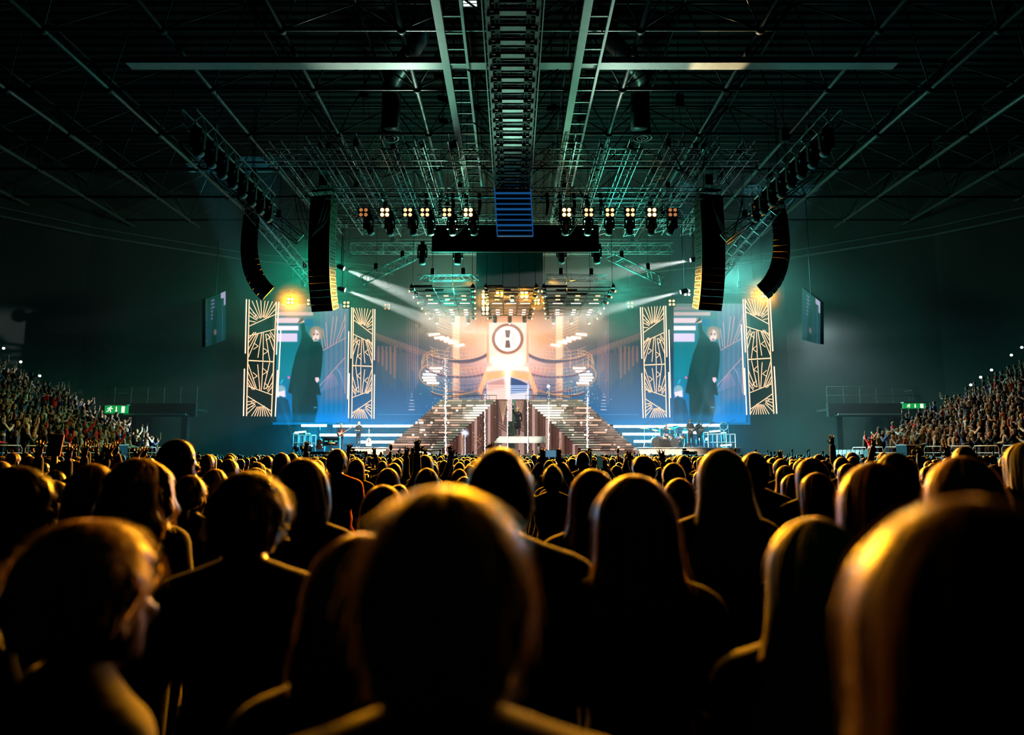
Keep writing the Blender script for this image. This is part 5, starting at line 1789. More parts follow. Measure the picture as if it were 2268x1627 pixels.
# microphone stands
for px, lab in ((733, 'before the keyboard rack'), (1432, 'beside the outer foot of the drum-side stairs'), (1500, 'over the drum kit'), (1614, 'at the outer end of the pipe frame')):
    q = P(px, 992, 44.0)
    zb = ZR2 if 1415 < px < 1640 else ZR1b if px > 690 else ZS
    t = thing('microphone_stand', 'thin microphone stand with an angled boom ' + lab, 'microphone stand', (q.x, 43.9, zb))
    MB().tube((q.x, 43.9, zb), (q.x, 43.9, zb + 1.45), .014, n=5).build('pole', M_dark, t)
    MB().tube((q.x - .25, 43.9, zb + 1.35), (q.x + .35, 43.9, zb + 1.75), .011, n=5).build('boom', M_dark, t)
    MB().ell((q.x + .38, 43.9, zb + 1.76), (.05, .04, .04), 8, 6).build('microphone_head', M_black, t)
    MB().lathe([(.16, 0), (.15, .02), (.02, .03)], (q.x, 43.9, zb), (0, 0, 1), 14).build('base', M_dark, t)
# standing microphone at far right and floor fan lamp
q = P(1603, 944, 45.5)
t = thing('tall_ring_lamp', 'tall stand with a white ring-shaped lamp at the outer end of the drum riser', 'stage light', (q.x, 45.5, ZR2))
MB().tube((q.x, 45.5, ZR2), (q.x, 45.5, q.z - .3), .02, n=6).build('pole', M_chr, t)
MB().path([(q.x + .26 * math.cos(a), 45.5, q.z + .26 * math.sin(a)) for a in np.linspace(0, 2 * PI, 18)[:-1]], .035, 6, True).build('ring', mat('white_pipe', (.75, .8, .82), .35), t, True)
MB().lathe([(.25, 0), (.02, .05)], (q.x, 45.5, ZR2), (0, 0, 1), 14).build('base', M_dark, t)
# white parasol, camera crews in the pit
q = P(932, 1004, 38.6)
t = thing('parasol', 'open white parasol-like dome in the pit before the guitarist-side stairs', 'parasol', (q.x, 38.6, 0))
MB().lathe([(.95, -.42), (.90, -.25), (.70, -.05), (.38, .08), (.02, .12)], (q.x, 38.6, q.z), (0, 0, 1), 12).build('canopy', mat('parasol_white', (.85, .72, .70), .7), t)
MB().tube((q.x, 38.6, 0), (q.x, 38.6, q.z + .1), .03, n=6).build('pole', M_dark, t)
for px, lab in ((783, 'television camera on a pedestal below the percussionist'), (1518, 'television camera on a pedestal below the drum riser')):
    q = P(px, 1003, 39.3)
    t = thing('television_camera', lab, 'camera', (q.x, 39.3, 0))
    MB().box((q.x, 39.3, q.z), (.34, .3, .28)).build('camera_body', M_black, t)
    MB().lathe([(.10, 0), (.10, .35), (.12, .36), (.12, .5)], (q.x + .16, 39.3, q.z), (1, .1, 0), 12).build('lens_barrel', M_black, t)
    MB().box((q.x - .05, 39.3, q.z + .2), (.22, .1, .1)).build('viewfinder', M_black, t)
    MB().tube((q.x, 39.3, 0), (q.x, 39.3, q.z - .1), .06, n=8).build('pedestal', M_dark, t)

# ---------------------------------------------------------------- jets of sparks
M_spark = glow('spark_white', (1.0, .88, .80), 2.2)
rs = random.Random(8)
for k, (px, y0, y1, Y, wd, n, lab) in enumerate(((987, 793, 1012, 41.2, .10, 420, 'tall thin jet of sparks before the guitarist-side stairs'), (1030, 958, 1015, 40.9, .03, 90, 'short jet of sparks with a bursting blue-white head'), (1074, 872, 1010, 41.1, .05, 170, 'thin jet of sparks near the keyboard end of the piano'), (1124, 880, 1000, 41.0, .04, 140, 'thin jet of sparks rising in front of the piano'),
                                                 (1169, 850, 1003, 41.0, .05, 170, 'thin jet of sparks beside the singer'), (1215, 855, 1003, 41.3, .07, 150, 'jet of sparks with a pale head before the drum-side stairs'), (1301, 845, 1012, 41.2, .10, 330, 'tall thin jet of sparks before the drum-side stairs, leaving a cloud'))):
    a, b = P(px, y0, Y), P(px, y1, Y)
    mb = MB()

    def dot(p, s):
        mb.add([p + Vector((s, 0, 0)), p + Vector((-s, 0, 0)), p + Vector((0, s, 0)), p + Vector((0, -s, 0)), p + Vector((0, 0, s * 1.8)), p + Vector((0, 0, -s * 1.8))], [(0, 2, 4), (2, 1, 4), (1, 3, 4), (3, 0, 4), (2, 0, 5), (1, 2, 5), (3, 1, 5), (0, 3, 5)])
    for j in range(n):
        s = rs.random()
        q = a.lerp(b, s)
        w = wd * (1.2 - .8 * s)
        dot(q + Vector((rs.gauss(0, w * .6), rs.gauss(0, w * .6), 0)), rs.uniform(.008, .022) * (.7 + .6 * s))
    for j in range(int(60 * (1 if wd > .08 else .2))):                       # drifting droplets
        q = a.lerp(b, rs.random() * .6)
        dot(q + Vector((rs.gauss(-.35 if k == 0 else 0, .55), rs.gauss(0, .4), rs.gauss(0, .4))), rs.uniform(.006, .016))
    mb.path([a.lerp(b, s) + Vector((rs.gauss(0, .006), 0, 0)) for s in np.linspace(.25, 1, 12)], .018, 5)
    if k in (1, 5):
        for j in range(90):
            v = Vector((rs.gauss(0, 1), rs.gauss(0, 1), rs.gauss(0, 1))).normalized()
            r_ = .30 if k == 1 else .15
            mb.tube(a + v * .04, a + v * r_ * rs.uniform(.5, 1), .006, .003, 3)
    o = mb.build('spark_jet', M_spark if k != 1 else glow('spark_blue', (.62, .72, 1.0), 2.0))
    tag(o, lab, 'spark jet', 'spark jets before the stairs', kind='stuff')


# ================================================================ the audience on the floor
B_down = body_parts('down', 'down', 'down')
B_slim = body_parts('slim', 'down', 'down', slim=.86)
B_front = body_parts('front', 'front', 'front', slim=.9)
B_one = body_parts('one', 'down', 'up', slim=.92)
B_onel = body_parts('onel', 'upout', 'down', slim=.92)
B_both = body_parts('both', 'up', 'upout', slim=.9)
B_phone = body_parts('phone', 'phone', 'phone', slim=.92)
B_clap = body_parts('clap', 'clap', 'clap', slim=.9)
B_shade = body_parts('shade', 'shade', 'down')
TAKEN = []


def hero(px, py, wpx, label, style, hcol, body=None, top='black', yaw=0.0, seed=1, strands=900, skin='fair', zmax=None, dep=None, lean=(0, 0), pcx=None):
    """A person whose head top shows at (px, py) and whose hair is wpx wide in the photograph."""
    rx = max(r[2] for r in STYLES[style][:7]) if style else .078
    topz = STYLES[style][0][0] if style else 1.705
    Y, s = 2.0, 1.0
    for _ in range(12):
        if dep:
            Y = dep
        else:
            Y = 2 * rx * s * FPX / wpx
        s = P(px, py, Y).z / topz
    x = P(px, py, Y).x
    h = hair_mesh(style, seed, strands) if style else None
    TAKEN.append((x, Y, .30))
    return person(label, (x, Y, 0), s, yaw, body or B_down, h, hcol, top, skin=skin, lean=lean)


HEROES = [
    (985, 1075, 345, 'person directly before the camera, blurred fair hair haloed in amber, seen from behind', 'short', 'fair', B_down, 'charcoal', .04, 11, 1300),
    (2135, 1098, 520, 'blurred dark long-haired head filling the lower corner beside the orange-lit stand', 'long', 'brown', B_slim, 'black', -.15, 12, 1300),
    (212, 1148, 232, 'blurred short-haired person in the lower corner under the green-lit stand, face turned aside', 'tousled', 'fair', B_down, 'black', -.75, 13, 1300),
    (803, 1178, 235, 'shorter person with fair hair half hidden behind the centre head', 'bob', 'fair', B_slim, 'black', .1, 14, 700),
    (1800, 1143, 196, 'blond long-haired person with gold-lit hair beside the blurred dark long-haired head', 'flare', 'blond', B_slim, 'black', -.1, 15, 1000),
    (553, 1043, 152, 'man with tousled rim-lit hair and broad dark shoulders, between two long-haired heads', 'tousled', 'brown', B_down, 'black', .05, 16, 1000),
    (672, 1014, 108, 'round smooth-haired head with an orange edge beside the man in red', 'bob', 'brown', B_slim, 'black', .1, 17, 700),
    (310, 1014, 126, 'woman with big curly hair glowing orange along one side', 'curly', 'fair', B_slim, 'black', .1, 18, 1300),
    (210, 1026, 96, 'woman with straight golden-edged hair next to the curly-haired woman', 'long', 'fair', B_slim, 'black', .15, 19, 450),
    (397, 972, 66, 'tall bearded man turning his head aside, higher than everyone near the green-lit stand', 'crop', 'dark', B_down, 'charcoal', -1.0, 20, 200),
    (425, 1052, 60, 'close-cropped person with a bright orange shoulder line behind the tousled man', 'crop', 'fair', B_slim, 'olive', -.3, 21, 200),
    (748, 993, 42, 'tall man in a red sweater standing above the rows below the guitarist', 'short', 'brown', B_down, 'red', -.1, 22, 200),
    (850, 1073, 92, 'person with sleek hair outlined in gold just above the fair centre head', 'long', 'fair', B_slim, 'black', 0, 23, 450),
    (1106, 991, 140, 'big smooth close-cropped head with a thin gold rim, before the white piano', 'crop', 'brown', B_down, 'black', .05, 24, 300),
    (1312, 1038, 100, 'woman with loose long hair partly covered by the sleek-haired woman', 'flare', 'chestnut', B_slim, 'black', -.1, 25, 800),
    (1404, 1050, 162, 'woman with sleek long hair falling over one amber-lit shoulder', 'flare', 'fair', B_slim, 'black', -.05, 26, 800),
    (1597, 993, 106, 'tall woman with long straight hair flaring out over her shoulder', 'flare', 'blond', B_slim, 'black', -.05, 27, 1000),
    (1503, 1058, 66, 'shaggy orange-haired head tucked behind the tall flaring-haired woman', 'bob', 'chestnut', B_slim, 'black', 0, 28, 350),
    (1806, 1046, 72, 'long-haired person with a thin orange outline, in front of the gold wavy-haired ones', 'long', 'chestnut', B_slim, 'black', 0, 29, 450),
    (1795, 1013, 68, 'dark sleek-haired woman with a bright orange edge, behind the thin-outlined one', 'long', 'brown', B_slim, 'black', 0, 30, 350),
    (1738, 1030, 40, 'woman with wavy blond hair catching the light beside the sleek dark head', 'flare', 'blond', B_slim, 'black', 0, 31, 300),
    (1935, 1022, 150, 'large chestnut head with a broad orange patch of hair on its crown', 'long', 'chestnut', B_slim, 'black', -.2, 32, 900),
    (1978, 1002, 86, 'dark head rising behind the large chestnut head', 'bob', 'dark', B_slim, 'black', 0, 33, 300),
    (2125, 1010, 150, 'fair head with a wide golden flank under the orange-lit stand', 'bob', 'fair', B_down, 'black', -.25, 34, 900),
    (2133, 988, 48, 'dark capped head just above the fair golden-flanked one', 'crop', 'dark', B_down, 'black', 0, 35, 140),
    (2262, 980, 72, 'woman at the frame edge with shining blond hair, under the orange-lit stand', 'long', 'blond', B_slim, 'black', 0, 36, 700),
    (45, 1030, 120, 'person with a lit cheek turned aside at the frame edge under the green-lit stand', 'tousled', 'dark', B_down, 'black', -.9, 37, 350),
    (1424, 1008, 48, 'thick-haired man before the foot of the drum-side stairs', 'tousled', 'dark', B_down, 'black', 0, 38, 200),
    (1514, 1008, 32, 'short-haired man with protruding ears below the drum kit', 'crop', 'dark', B_down, 'charcoal', 0, 39, 140),
    (1290, 1000, 30, 'crop-haired man standing a head taller at the foot of the drum-side stairs', 'crop', 'dark', B_down, 'black', 0, 40, 140),
    (1668, 1001, 60, 'dark full-haired man close behind the tall flaring-haired woman', 'short', 'dark', B_down, 'black', 0, 41, 200),
    (1876, 1026, 44, 'dark-haired woman squeezed beside the large chestnut head', 'long', 'brown', B_slim, 'black', 0, 42, 200),
    (790, 1016, 36, 'fair bobbed head close beside the man in red', 'bob', 'fair', B_slim, 'black', .1, 43, 160),
    (946, 1036, 52, 'sleek rounded head above the fair centre head, gold outline', 'long', 'brown', B_slim, 'black', 0, 44, 220),
    (860, 1036, 50, 'sleek tall head over the gold-outlined sleek hair', 'long', 'brown', B_slim, 'black', 0, 45, 220),
    (1018, 1038, 36, 'small fair head close to the big smooth close-cropped head', 'long', 'fair', B_slim, 'black', 0, 46, 200),
    (478, 1038, 52, 'rounded short-haired head above the close-cropped person', 'short', 'fair', B_down, 'black', .1, 47, 200),
    (120, 1062, 62, 'dark-haired face in profile below the waving arms', 'short', 'dark', B_front, 'black', -.7, 48, 160),
]
for h in HEROES:
    o = hero(h[0], h[1], h[2], h[3], h[4], h[5], h[6], h[7], h[8], h[9], h[10], skin='deep' if h[2] > 170 else 'fair')
    if 'bearded' in h[3]:
        q = MB()
        q.ell((0, .042, 1.508), (.055, .056, .042), 14, 10)
        q.ell((0, .088, 1.515), (.030, .016, .022), 10, 8)
        solid_beard = solid(q, .009, 3)
        solid_beard.materials.append(MATS['hair_brown'])
        link_mesh('beard', solid_beard, o)


def holding(px, py, wpx, label, body, style, hcol, top='black', yaw=0, seed=60):
    return hero(px, py, wpx, label, style, hcol, body, top, yaw, seed, 200)


# a man holding up a small camera, and others with phones
M_phone = mat('phone_body', (.01, .01, .012), .3)
M_pscr = glow('phone_screen', (.25, .6, .9), .35)
M_pscrd = glow('phone_screen_dim', (.2, .5, .4), .08)
m = holding(1224, 1030, 44, 'man filming with both arms raised, before the stairs beside the piano', B_phone, 'short', 'dark')


def phone(m, label, scr, w=.145, h=.072, dz=0, size=1.0, local=(0, .268, 1.835)):
    q = m.location + Matrix.Rotation(m.rotation_euler.z, 3, 'Z') @ (Vector(local) * m.scale.x)
    t = thing('phone', label, 'phone', q)
    MB().box(q, (w * size, .011, h * size)).build('case', M_phone, t)
    MB().box(q + Vector((0, -.0065, 0)), (w * size * .9, .002, h * size * .88)).build('screen', scr, t)
    return t


phone(m, 'small bright-screened camera held up before the stairs beside the piano', M_pscr, .10, .066)
m = holding(1335, 1042, 34, 'person raising a dark phone at the foot of the drum-side stairs', B_phone, 'long', 'fair')
phone(m, 'dark phone held upright at the foot of the drum-side stairs', M_pscrd, .07, .14)
for i, (px, py, w, b, st, hc, lab) in enumerate((
        (958, 1026, 26, B_one, 'short', 'dark', 'person with one open hand raised high below the guitarist-side stairs'),
        (935, 1030, 26, B_both, 'short', 'dark', 'person throwing both arms up in front of the white parasol'),
        (880, 1024, 25, B_one, 'bob', 'brown', 'person with a hand up beneath the outer foot of the guitarist-side stairs'),
        (1272, 1028, 24, B_one, 'long', 'brown', 'long-haired person raising one hand under the piano end'),
        (1140, 1026, 22, B_onel, 'short', 'dark', 'person stretching one arm up beside the big close-cropped head'),
        (1365, 1030, 26, B_onel, 'bob', 'dark', 'person lifting an arm beneath the drum-side stairs, beside the thick-haired man'),
        (1463, 1034, 30, B_onel, 'bob', 'brown', 'person with an arm stretched towards the drum kit'),
        (1340, 1026, 22, B_both, 'short', 'dark', 'person with both arms up behind the dark phone'),
        (1700, 1034, 26, B_one, 'long', 'fair', 'person raising a hand below the outer deco frame, drum-kit side'),
        (165, 1052, 46, B_clap, 'short', 'brown', 'person lifting clasped hands above the curly-haired woman\'s neighbour'),
        (125, 1040, 40, B_both, 'short', 'dark', 'person holding up the orange sign with both arms'),
        (190, 1046, 44, B_both, 'bob', 'dark', 'person waving both arms below the green-lit stand railing'),
        (222, 1036, 34, B_both, 'short', 'dark', 'person bending raised arms over the head, below the silver step case'))):
    holding(px, py, w, lab, b, st, hc, seed=61 + i % 5)
# orange hand-written sign
q = P(122, 985, 6.0)
t = thing('cardboard_sign', 'orange cardboard sign with scribbled lines held above the crowd under the green-lit stand', 'sign', q)
MB().box(q, (.11, .012, .19), (0, .12, .3)).build('card', mat('orange_card', (.75, .28, .05), .8, noise=(8, .2)), t)
g = MB()
for k in range(5):
    z = .06 - .03 * k
    w = (.07, .06, .08, .05, .07)[k]
    for j in range(5):
        g.box(q + Vector((-w / 2 + w * j / 4 + z * .12, -.012, z + .004 * (-1) ** j)), (w / 5, .004, .005), (0, .12 + .5 * (-1) ** j, .3))
g.build('pen_marking', mat('pen_ink', (.35, .07, .02), .7), t)

# ---- the rows between: one person each
ST = ['short', 'short', 'crop', 'bob', 'long', 'long', 'long', 'chin', 'tousled', 'flare', 'short']
HN = {'short': 'short-haired', 'crop': 'crop-haired', 'bob': 'bob-haired', 'long': 'long-haired', 'chin': 'chin-length-haired', 'tousled': 'tousled', 'flare': 'loose-haired'}
HC = ['dark', 'dark', 'brown', 'brown', 'chestnut', 'fair', 'fair', 'blond', 'grey']
ZONES = [(0, 330, 'under the green-lit stand'), (330, 545, 'below the dark wall beside the deco frame'), (545, 640, 'below the outer deco frame, guitarist\'s side'), (640, 780, 'below the guitarist'), (780, 900, 'below the guitarist-side stairs foot'),
         (900, 1030, 'below the guitarist-side stairs'), (1030, 1200, 'below the white piano'), (1200, 1330, 'below the drum-side stairs'), (1330, 1440, 'below the drum-side stairs foot'), (1440, 1560, 'below the drum kit'), (1560, 1720, 'below the outer deco frame, drum-kit side'), (1720, 1860, 'below the grey haze'), (1860, 2268, 'under the orange-lit stand')]
r2 = random.Random(21)
rows_d = [4.6, 5.5, 6.4, 7.3, 8.2, 9.1, 10.0, 10.9, 11.8, 12.7]
rowname = ['nearest row', 'second row', 'third row', 'fourth row', 'fifth row', 'sixth row', 'seventh row', 'eighth row', 'ninth row', 'tenth row']
count = {}
PEOPLE_N = 0
for ri, D in enumerate(rows_d):
    half = D * .765
    n = int(2 * half / .78)
    for k in range(n):
        x = -half + (k + .5) * 2 * half / n + r2.uniform(-.16, .16)
        Y = D + r2.uniform(-.25, .25)
        if any((x - a) ** 2 + (Y - b) ** 2 < (c + .22) ** 2 for a, b, c in TAKEN):
            continue
        hgt = r2.gauss(1.635, .06) if D > 6 else r2.gauss(1.59, .05)
        hgt = min(hgt, 1.73)
        px = 1134 + x / D * FPX / 1.0
        py = 1000 + (1.75 - hgt) * FPX / D
        if px < -20 or px > 2290:
            continue
        TAKEN.append((x, Y, .24))
        st = r2.choice(ST)
        hc = r2.choice(HC)
        zone = next((z[2] for z in ZONES if z[0] <= px < z[1]), ZONES[0][2] if px < 0 else ZONES[-1][2])
        u = r2.random()
        b = B_one if u < .05 else B_onel if u < .10 else B_both if u < .13 else B_clap if u < .2 else r2.choice((B_down, B_slim, B_slim))
        cl = r2.choice(('black', 'black', 'charcoal', 'navy', 'olive', 'grey', 'rust', 'white', 'blue'))
        act = ' with a raised arm' if u < .13 else ''
        key = (hc, HN[st], act, zone)
        count.setdefault(key, []).append(person('', (x, Y, 0), hgt / 1.722, r2.uniform(-.3, .3) - .12 * x / D, b, hair_mesh(st, 70 + r2.randint(0, 1), 110, nth=32), hc, cl, skin=r2.choice(('fair', 'fair', 'tan', 'deep')), group='audience rows on the floor'))
        PEOPLE_N += 1
NTH = ['', 'second', 'third', 'fourth', 'fifth', 'sixth', 'seventh', 'eighth', 'ninth', 'tenth']
for (hc, hn, act, zone), os_ in count.items():
    os_.sort(key=lambda o: (o.location.y, o.location.x))
    for k, o in enumerate(os_):
        base = '%s %s person%s %s' % (hc, hn, act, zone)
        if len(os_) > 1:
            base += ', ' + ORD[k] + ' from the camera'
        o['label'] = base


# ================================================================ the stands on both flanks
M_conc = mat('stand_step', (.06, .06, .055), .85, noise=(1.5, .3))
M_seat = mat('stand_seat', (.16, .19, .20), .5)
NR = 12
FX, RY, RZ, Z0 = 21.6, .82, .42, 1.05        # first row's distance from the middle, row depth, rise, height of the first row
LP = []                                        # low shapes of the far audience


def low_person(arm):
    """A simple but whole person for the mass of the far audience; shape groups: 0 skin, 1 top, 2 trousers, 3 hair."""
    m = MB()
    m.ell((0, 0, 1.60), (.075, .092, .11), 8, 6, mi=0)
    m.tube((0, 0, 1.40), (0, 0, 1.52), .05, n=6, cap=False, mi=0)
    m.ell((0, -.02, 1.635), (.085, .098, .095), 8, 6, mi=3)
    m.ell((0, 0, 1.18), (.175, .115, .27), 8, 6, mi=1)
    m.tube((-.17, 0, 1.38), (.17, 0, 1.38), .07, n=6, mi=1)
    for sx in (-1, 1):
        m.tube((sx * .09, 0, .95), (sx * .10, 0, .05), .09, .06, 6, mi=2)
        e, w, d, nr = ARMS[arm[0 if sx < 0 else 1]]
        s, e, w = Vector((sx * .2, 0, 1.38)), Vector((sx * e[0], e[1], e[2])), Vector((sx * w[0], w[1], w[2]))
        m.tube(s, e, .05, .04, 5, mi=1)
        m.tube(e, w, .036, .028, 5, mi=0)
        m.ell(w + Vector((d[0] * sx, d[1], d[2])) * .08, (.04, .03, .07), 6, 4, mi=0)
    return m


KINDS_L = [low_person(a) for a in (('down', 'down'), ('front', 'front'), ('clap', 'clap'), ('front', 'front'), ('down', 'down'), ('clap', 'clap'), ('hip', 'front'), ('clap', 'clap'), ('down', 'front'), ('front', 'clap'), ('phone', 'phone'), ('down', 'up'), ('up', 'upout'))]


class Mass:
    """Many simple people fused into one mesh, with their colours as face materials."""

    def __init__(self):
        self.v, self.f, self.m = [], [], []

    def put(self, mb, loc, s, yaw, mats):
        n = len(self.v)
        c, q = math.cos(yaw) * s, math.sin(yaw) * s
        self.v += [(x * c - y * q + loc[0], x * q + y * c + loc[1], z * s + loc[2]) for x, y, z in mb.v]
        self.f += [tuple(i + n for i in f) for f in mb.f]
        self.m += [mats[k] for k in mb.m]

    def build(self, name, mats):
        me = bpy.data.meshes.new(name)
        me.from_pydata(self.v, [], self.f)
        for x in mats:
            me.materials.append(x)
        me.polygons.foreach_set('material_index', self.m)
        me.polygons.foreach_set('use_smooth', [True] * len(me.polygons))
        return link_mesh(name, me)


PAL = [MATS['skin_fair'], MATS['skin_tan'], MATS['cloth_black'], MATS['cloth_charcoal'], MATS['cloth_navy'], MATS['cloth_white'], MATS['cloth_grey'], MATS['cloth_red'], MATS['cloth_rust'], MATS['cloth_blue'], MATS['cloth_olive'], MATS['hair_dark'], MATS['hair_brown'], MATS['hair_fair'], MATS['hair_blond'], MATS['cloth_tan']]


def pick(r):
    return {0: r.choice((0, 0, 1)), 1: r.choice((2, 2, 3, 4, 5, 5, 6, 7, 8, 9, 10, 15)), 2: r.choice((2, 3, 4, 9)), 3: r.choice((11, 11, 11, 12, 12, 13))}


for sx, nm, adj in ((-1, 'green-lit', 'guitarist\'s side'), (1, 'orange-lit', 'drum-kit side')):
    r = random.Random(31 + sx)
    YA, YB = 21.5, 43.4
    t = thing('seating_stand', 'stepped seating stand with a low front wall, ' + adj, 'seating stand', (sx * 27, 33, 0))
    for k in range(NR):
        x0 = FX + RY * k
        yb = YB - .0 - .10 * k
        MB().span((min(sx * x0, sx * (x0 + RY + .02)), YA, 0), (max(sx * x0, sx * (x0 + RY + .02)), yb, Z0 + RZ * k)).build('tier', M_conc, t)
    MB().span((min(sx * (FX - .12), sx * FX), YA, 0), (max(sx * (FX - .12), sx * FX), YB, Z0 + .15)).build('front_wall', M_fascia, t)
    # railing pieces along the front wall
    for k in range(9):
        y0 = 26.6 + 1.9 * k
        if k == 5:
            continue
        rl = thing('hoop_railing', 'rounded metal railing hoop fronting the %s stand, %s from the hall\'s back' % (nm, ORD[k]), 'railing', (sx * (FX - .06), y0 + .8, Z0 + .15), 'railing pieces on the stand fronts')
        x = sx * (FX - .06)
        zt = Z0 + .98
        MB().path([(x, y0, Z0 + .1), (x, y0, zt - .12), (x, y0 + .12, zt), (x, y0 + 1.58, zt), (x, y0 + 1.7, zt - .12), (x, y0 + 1.7, Z0 + .1)], .028, 6).build('rail_hoop', M_rail, rl, True)
        MB().tube((x, y0, zt - .32), (x, y0 + 1.7, zt - .32), .022, n=6).build('middle_rail', M_rail, rl)
        MB().tube((x, y0, zt - .55), (x, y0 + 1.7, zt - .55), .018, n=6).build('lower_rail', M_rail, rl)
    cs = thing('step_case', 'tall metal-edged step block in the gap of the front railing, ' + adj, 'steps', (sx * (FX - .4), 26.6 + 1.9 * 5 + .8, 0))
    for k in range(5):
        MB().box((sx * (FX - .4), 26.6 + 9.5 + .8, .2 + .42 * k), (.6, 1.0 - .0 * k, .40)).build('slatted_block', mat('step_metal', (.012, .013, .013), .6), cs)
    MB().box((sx * (FX - .4), 26.6 + 9.5 + .8, 2.12), (.66, 1.06, .05)).build('top_edge', M_rail, cs)
    # upper gangway with its rail, behind the stand's end
    g = thing('gangway', 'raised gangway with a thin railing behind the end of the %s stand' % nm, 'gangway', (sx * 25, 47.2, 4))
    za = P(420, 893, 46.5).z
    MB().span((min(sx * 21.5, sx * 30.5), 46.4, za - .9), (max(sx * 21.5, sx * 30.5), 46.7, za)).build('parapet', M_wall, g)
    MB().span((min(sx * 21.5, sx * 30.5), 46.7, za - .5), (max(sx * 21.5, sx * 30.5), 48.2, za - .35)).build('walk_floor', M_wall, g)
    f = MB()
    for k in range(9):
        x = sx * (21.5 + 9 * k / 8)
        f.tube((x, 46.5, za), (x, 46.5, za + 1.15), .022, n=5)
        MBx = None
    for dz in (.55, 1.15):
        f.tube((sx * 21.5, 46.5, za + dz), (sx * 30.5, 46.5, za + dz), .022, n=5)
    f.build('railing_frame', M_chord, g)
    for x in (22.5, 26, 29.5):
        MB().box((sx * x, 47.2, (za - .5) / 2), (.4, .4, za - .5)).build('support_post', M_wall, g)
    MB().box((sx * 24.0, 45.9, P(300, 917, 45.9).z), (4.2, .10, .10)).build('pale_ledge', M_rail, g)
    MB().box((sx * 24.0, 46.15, P(300, 917, 45.9).z - .06), (4.2, .55, .05)).build('ledge_arm', M_wall, g)

    # emergency exit sign: running figure, arrow, doorway
    px0, px1, py0, py1 = (232, 281, 898, 915) if sx < 0 else (2001, 2051, 893, 904)
    A, B = P(px0, py0, 45.4), P(px1, py1, 45.4)
    ex = thing('exit_sign', 'lit green emergency exit sign over the back rows of the %s stand' % nm, 'exit sign', ((A.x + B.x) / 2, 45.4, B.z))
    w, h = B.x - A.x, A.z - B.z
    cx, cz = (A.x + B.x) / 2, (A.z + B.z) / 2
    MB().box((cx, 45.5, cz), (w, .16, h)).build('sign_box', glow('exit_green', (.0, .55, .10), .55 if sx < 0 else 1.0), ex)
    MB().box((cx, 45.45, A.z + .05), (w + .12, .34, .08)).build('hood', M_rail, ex)
    MB().tube((cx, 45.5, A.z), (cx, 45.5, A.z + .9), .03, n=5).build('bracket_drop', M_wall, ex)
    MB().span((cx - .04, 45.5, A.z + .85), (cx + .04, 46.5, A.z + .93)).build('bracket_arm', M_wall, ex)
    wh = glow('exit_white', (.9, 1.0, .75), 1.4)
    f = MB()
    o = Vector((cx - w * .27, 45.4, cz))
    k = h * .9

    def st(a, b, ww):
        f.beam(o + Vector((a[0] * k, 0, a[1] * k)), o + Vector((b[0] * k, 0, b[1] * k)), .02, ww * k)
    f.ell(o + Vector((.16 * k, 0, .38 * k)), (.10 * k, .012, .10 * k), 10, 6)
    for a, b, ww in (((.08, .26), (-.06, -.02), .16), ((-.06, -.02), (.16, -.16), .10), ((.16, -.16), (.12, -.42), .09), ((-.06, -.02), (-.22, -.24), .10), ((-.22, -.24), (-.46, -.26), .09), ((.08, .24), (.30, .08), .08), ((.30, .08), (.44, .16), .07), ((.06, .24), (-.22, .22), .08), ((-.22, .22), (-.34, .02), .07)):
        st(a, b, ww)
    f.build('running_figure', wh, ex)
    f = MB()
    f.box((cx + w * .02, 45.4, cz + h * .1), (w * .035, .02, h * .55))
    f.prism([(cx - w * .03, 45.39, cz - h * .12), (cx + w * .07, 45.39, cz - h * .12), (cx + w * .02, 45.39, cz - h * .38)], (0, .02, 0))
    f.build('arrow_symbol', wh, ex)
    MB().box((cx + w * .32, 45.4, cz), (w * .13, .02, h * .8)).build('doorway_symbol', wh, ex)
    # aisle lights up at the back
    for k, (px, py) in enumerate(((8, 771), (46, 801), (88, 832), (10, 845)) if sx < 0 else ((2263, 769), (2240, 786), (2196, 819), (2172, 835), (2150, 852))):
        q = P(px, py, 40.0)
        al_ = thing('aisle_light', 'tiny white lamp on a thin post high over the %s stand, %s from the top' % (nm, ORD[k]), 'aisle light', q, 'aisle lights')
        MB().ell(q, .075, 10, 8).build('bulb', glow('aisle_white', (1.0, .95, .75), 3.0), al_, True)
        MB().tube(q, (q.x, q.y, Z0 + RZ * min(NR - 1, int((abs(q.x) - FX) / RY))), .025, n=5).build('post', M_dark, al_)

    # the audience in the stand: the front rows one by one, the rest as one mass
    ms = Mass()
    seen = []
    spots = {-1: ['beside the hall-side railing end', 'over the second railing piece']}
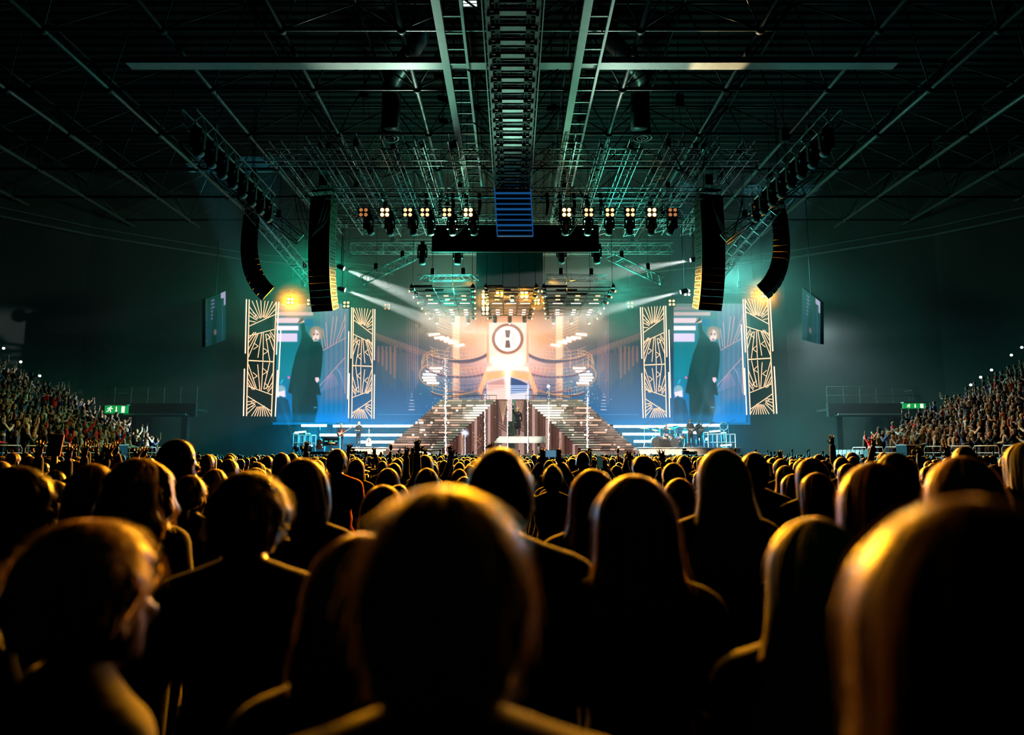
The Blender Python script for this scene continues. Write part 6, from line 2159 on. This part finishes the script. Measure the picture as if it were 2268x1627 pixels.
    for k in range(NR):
        n = 40
        yb = YB - .4 - .12 * k
        y = 24.5 + r.random() * .3
        while y < yb:
            x = sx * (FX + RY * k + .42 + r.uniform(-.08, .08))
            z = Z0 + RZ * k
            px = 1134 + x / y * FPX
            if not (-40 < px < 2310):
                y += .6
                continue
            if r.random() < .93:
                s = r.gauss(.98, .05)
                yaw = -sx * -1 * 0 + (.55 if sx < 0 else -.55) * -1 + r.uniform(-.25, .25)
                if k < 2 and y > 28.0:
                    st_ = r.choice(('short', 'long', 'bob', 'short', 'chin'))
                    hc = r.choice(HC)
                    c = r.choice(('white', 'white', 'black', 'tan', 'grey', 'blue', 'red', 'rust', 'olive', 'navy'))
                    b = r.choice(('slim', 'slim', 'clap', 'clap', 'front', 'one', 'both'))
                    o = person('', (x, y, z), s, yaw, body_parts(b), hair_mesh(st_, 90, 60, nth=28), hc, c, r.choice(('black', 'navy', 'blue')), r.choice(('fair', 'fair', 'tan')), 'front rows of the stands')
                    seen.append((k, y, c, hc, HN.get(st_, st_), b, o))
                else:
                    ms.put(r.choice(KINDS_L), (x, y, z), s, yaw, pick(r))
            y += r.uniform(.50, .62)
    seen.sort(key=lambda q: (q[0], -q[1]))
    cnt = {}
    for k, y, c, hc, hn, b, o in seen:
        key = (k, c, hn)
        cnt.setdefault(key, []).append(o)
    for (k, c, hn), os_ in cnt.items():
        for i, o in enumerate(os_):
            l = '%s person in %s, %s row of the %s stand' % (hn, c, ('front', 'second')[k], nm)
            if len(os_) > 1:
                l += ', ' + ORD[i] + ' from the stage end'
            o['label'] = l
    tag(ms.build('stand_crowd', PAL), 'packed standing and clapping audience filling the %s stand behind its front rows' % nm, 'crowd', kind='stuff')
    # empty folding seats by the stage end
    if sx > 0:
        for k in range(9):
            y0 = 39.6 + .52 * k
            x = sx * (FX - 1.4)
            fs = thing('folding_seat', 'empty grey folding seat at the stage end of the orange-lit stand, %s from the stage' % ORD[8 - k], 'seat', (x, y0, 0), 'empty folding seats')
            MB().box((x + .2, y0, 1.62), (.06, .46, .52), (0, .15, 0)).build('backrest', M_seat, fs)
            MB().box((x, y0, 1.36), (.4, .44, .06)).build('seat', M_seat, fs)
            MB().span((x - .2, y0 - .23, 0), (x + .3, y0 + .23, 1.28)).build('plinth', M_conc, fs)

# ---- the far floor audience: one mass of heads reaching to the stage
r = random.Random(77)
ms = Mass()
D = 13.6
while D < 39.2:
    half = min(D * .78, 20.4)
    n = int(2 * half / .66)
    for k in range(n):
        x = -half + (k + .5) * 2 * half / n + r.uniform(-.2, .2)
        h = min(.97, r.gauss(.915, .03))
        if abs(x) > 13.8 and D > 36.5:
            continue
        ms.put(r.choice(KINDS_L[-3:] if r.random() < .05 else KINDS_L[:2]), (x, D + r.uniform(-.3, .3), 0), h, r.uniform(-.25, .25), pick(r))
    D += .92
tag(ms.build('crowd', PAL), 'far rows of the floor audience, small heads packed up to the stage', 'crowd', kind='stuff')


# ================================================================ stage haze
def haze(z0, z1, density, label):
    b = MB()
    b.prism([(x, y, z0) for x, y in ((-30, 42.2), (-28.2, 45.3), (-22.0, 49.9), (22.0, 49.9), (28.2, 45.3), (30, 42.2))][::-1], (0, 0, z1 - z0))
    m = bpy.data.materials.new('stage_haze')
    m.use_nodes = True
    nt = m.node_tree
    nt.nodes.remove(nt.nodes['Principled BSDF'])
    v = nt.nodes.new('ShaderNodeVolumeScatter')
    v.inputs['Color'].default_value = (1, 1, 1, 1)
    v.inputs['Density'].default_value = density
    v.inputs['Anisotropy'].default_value = 0.25
    nt.links.new(v.outputs[0], nt.nodes['Material Output'].inputs['Volume'])
    m.cycles.homogeneous_volume = True
    tag(b.build('haze', m), label, 'haze', kind='stuff')


haze(9.2, 20.6, 0.013, 'lit haze hanging under the roof over the stage')
haze(0.4, 9.19, 0.0055, 'thin haze hanging low before the video wall')
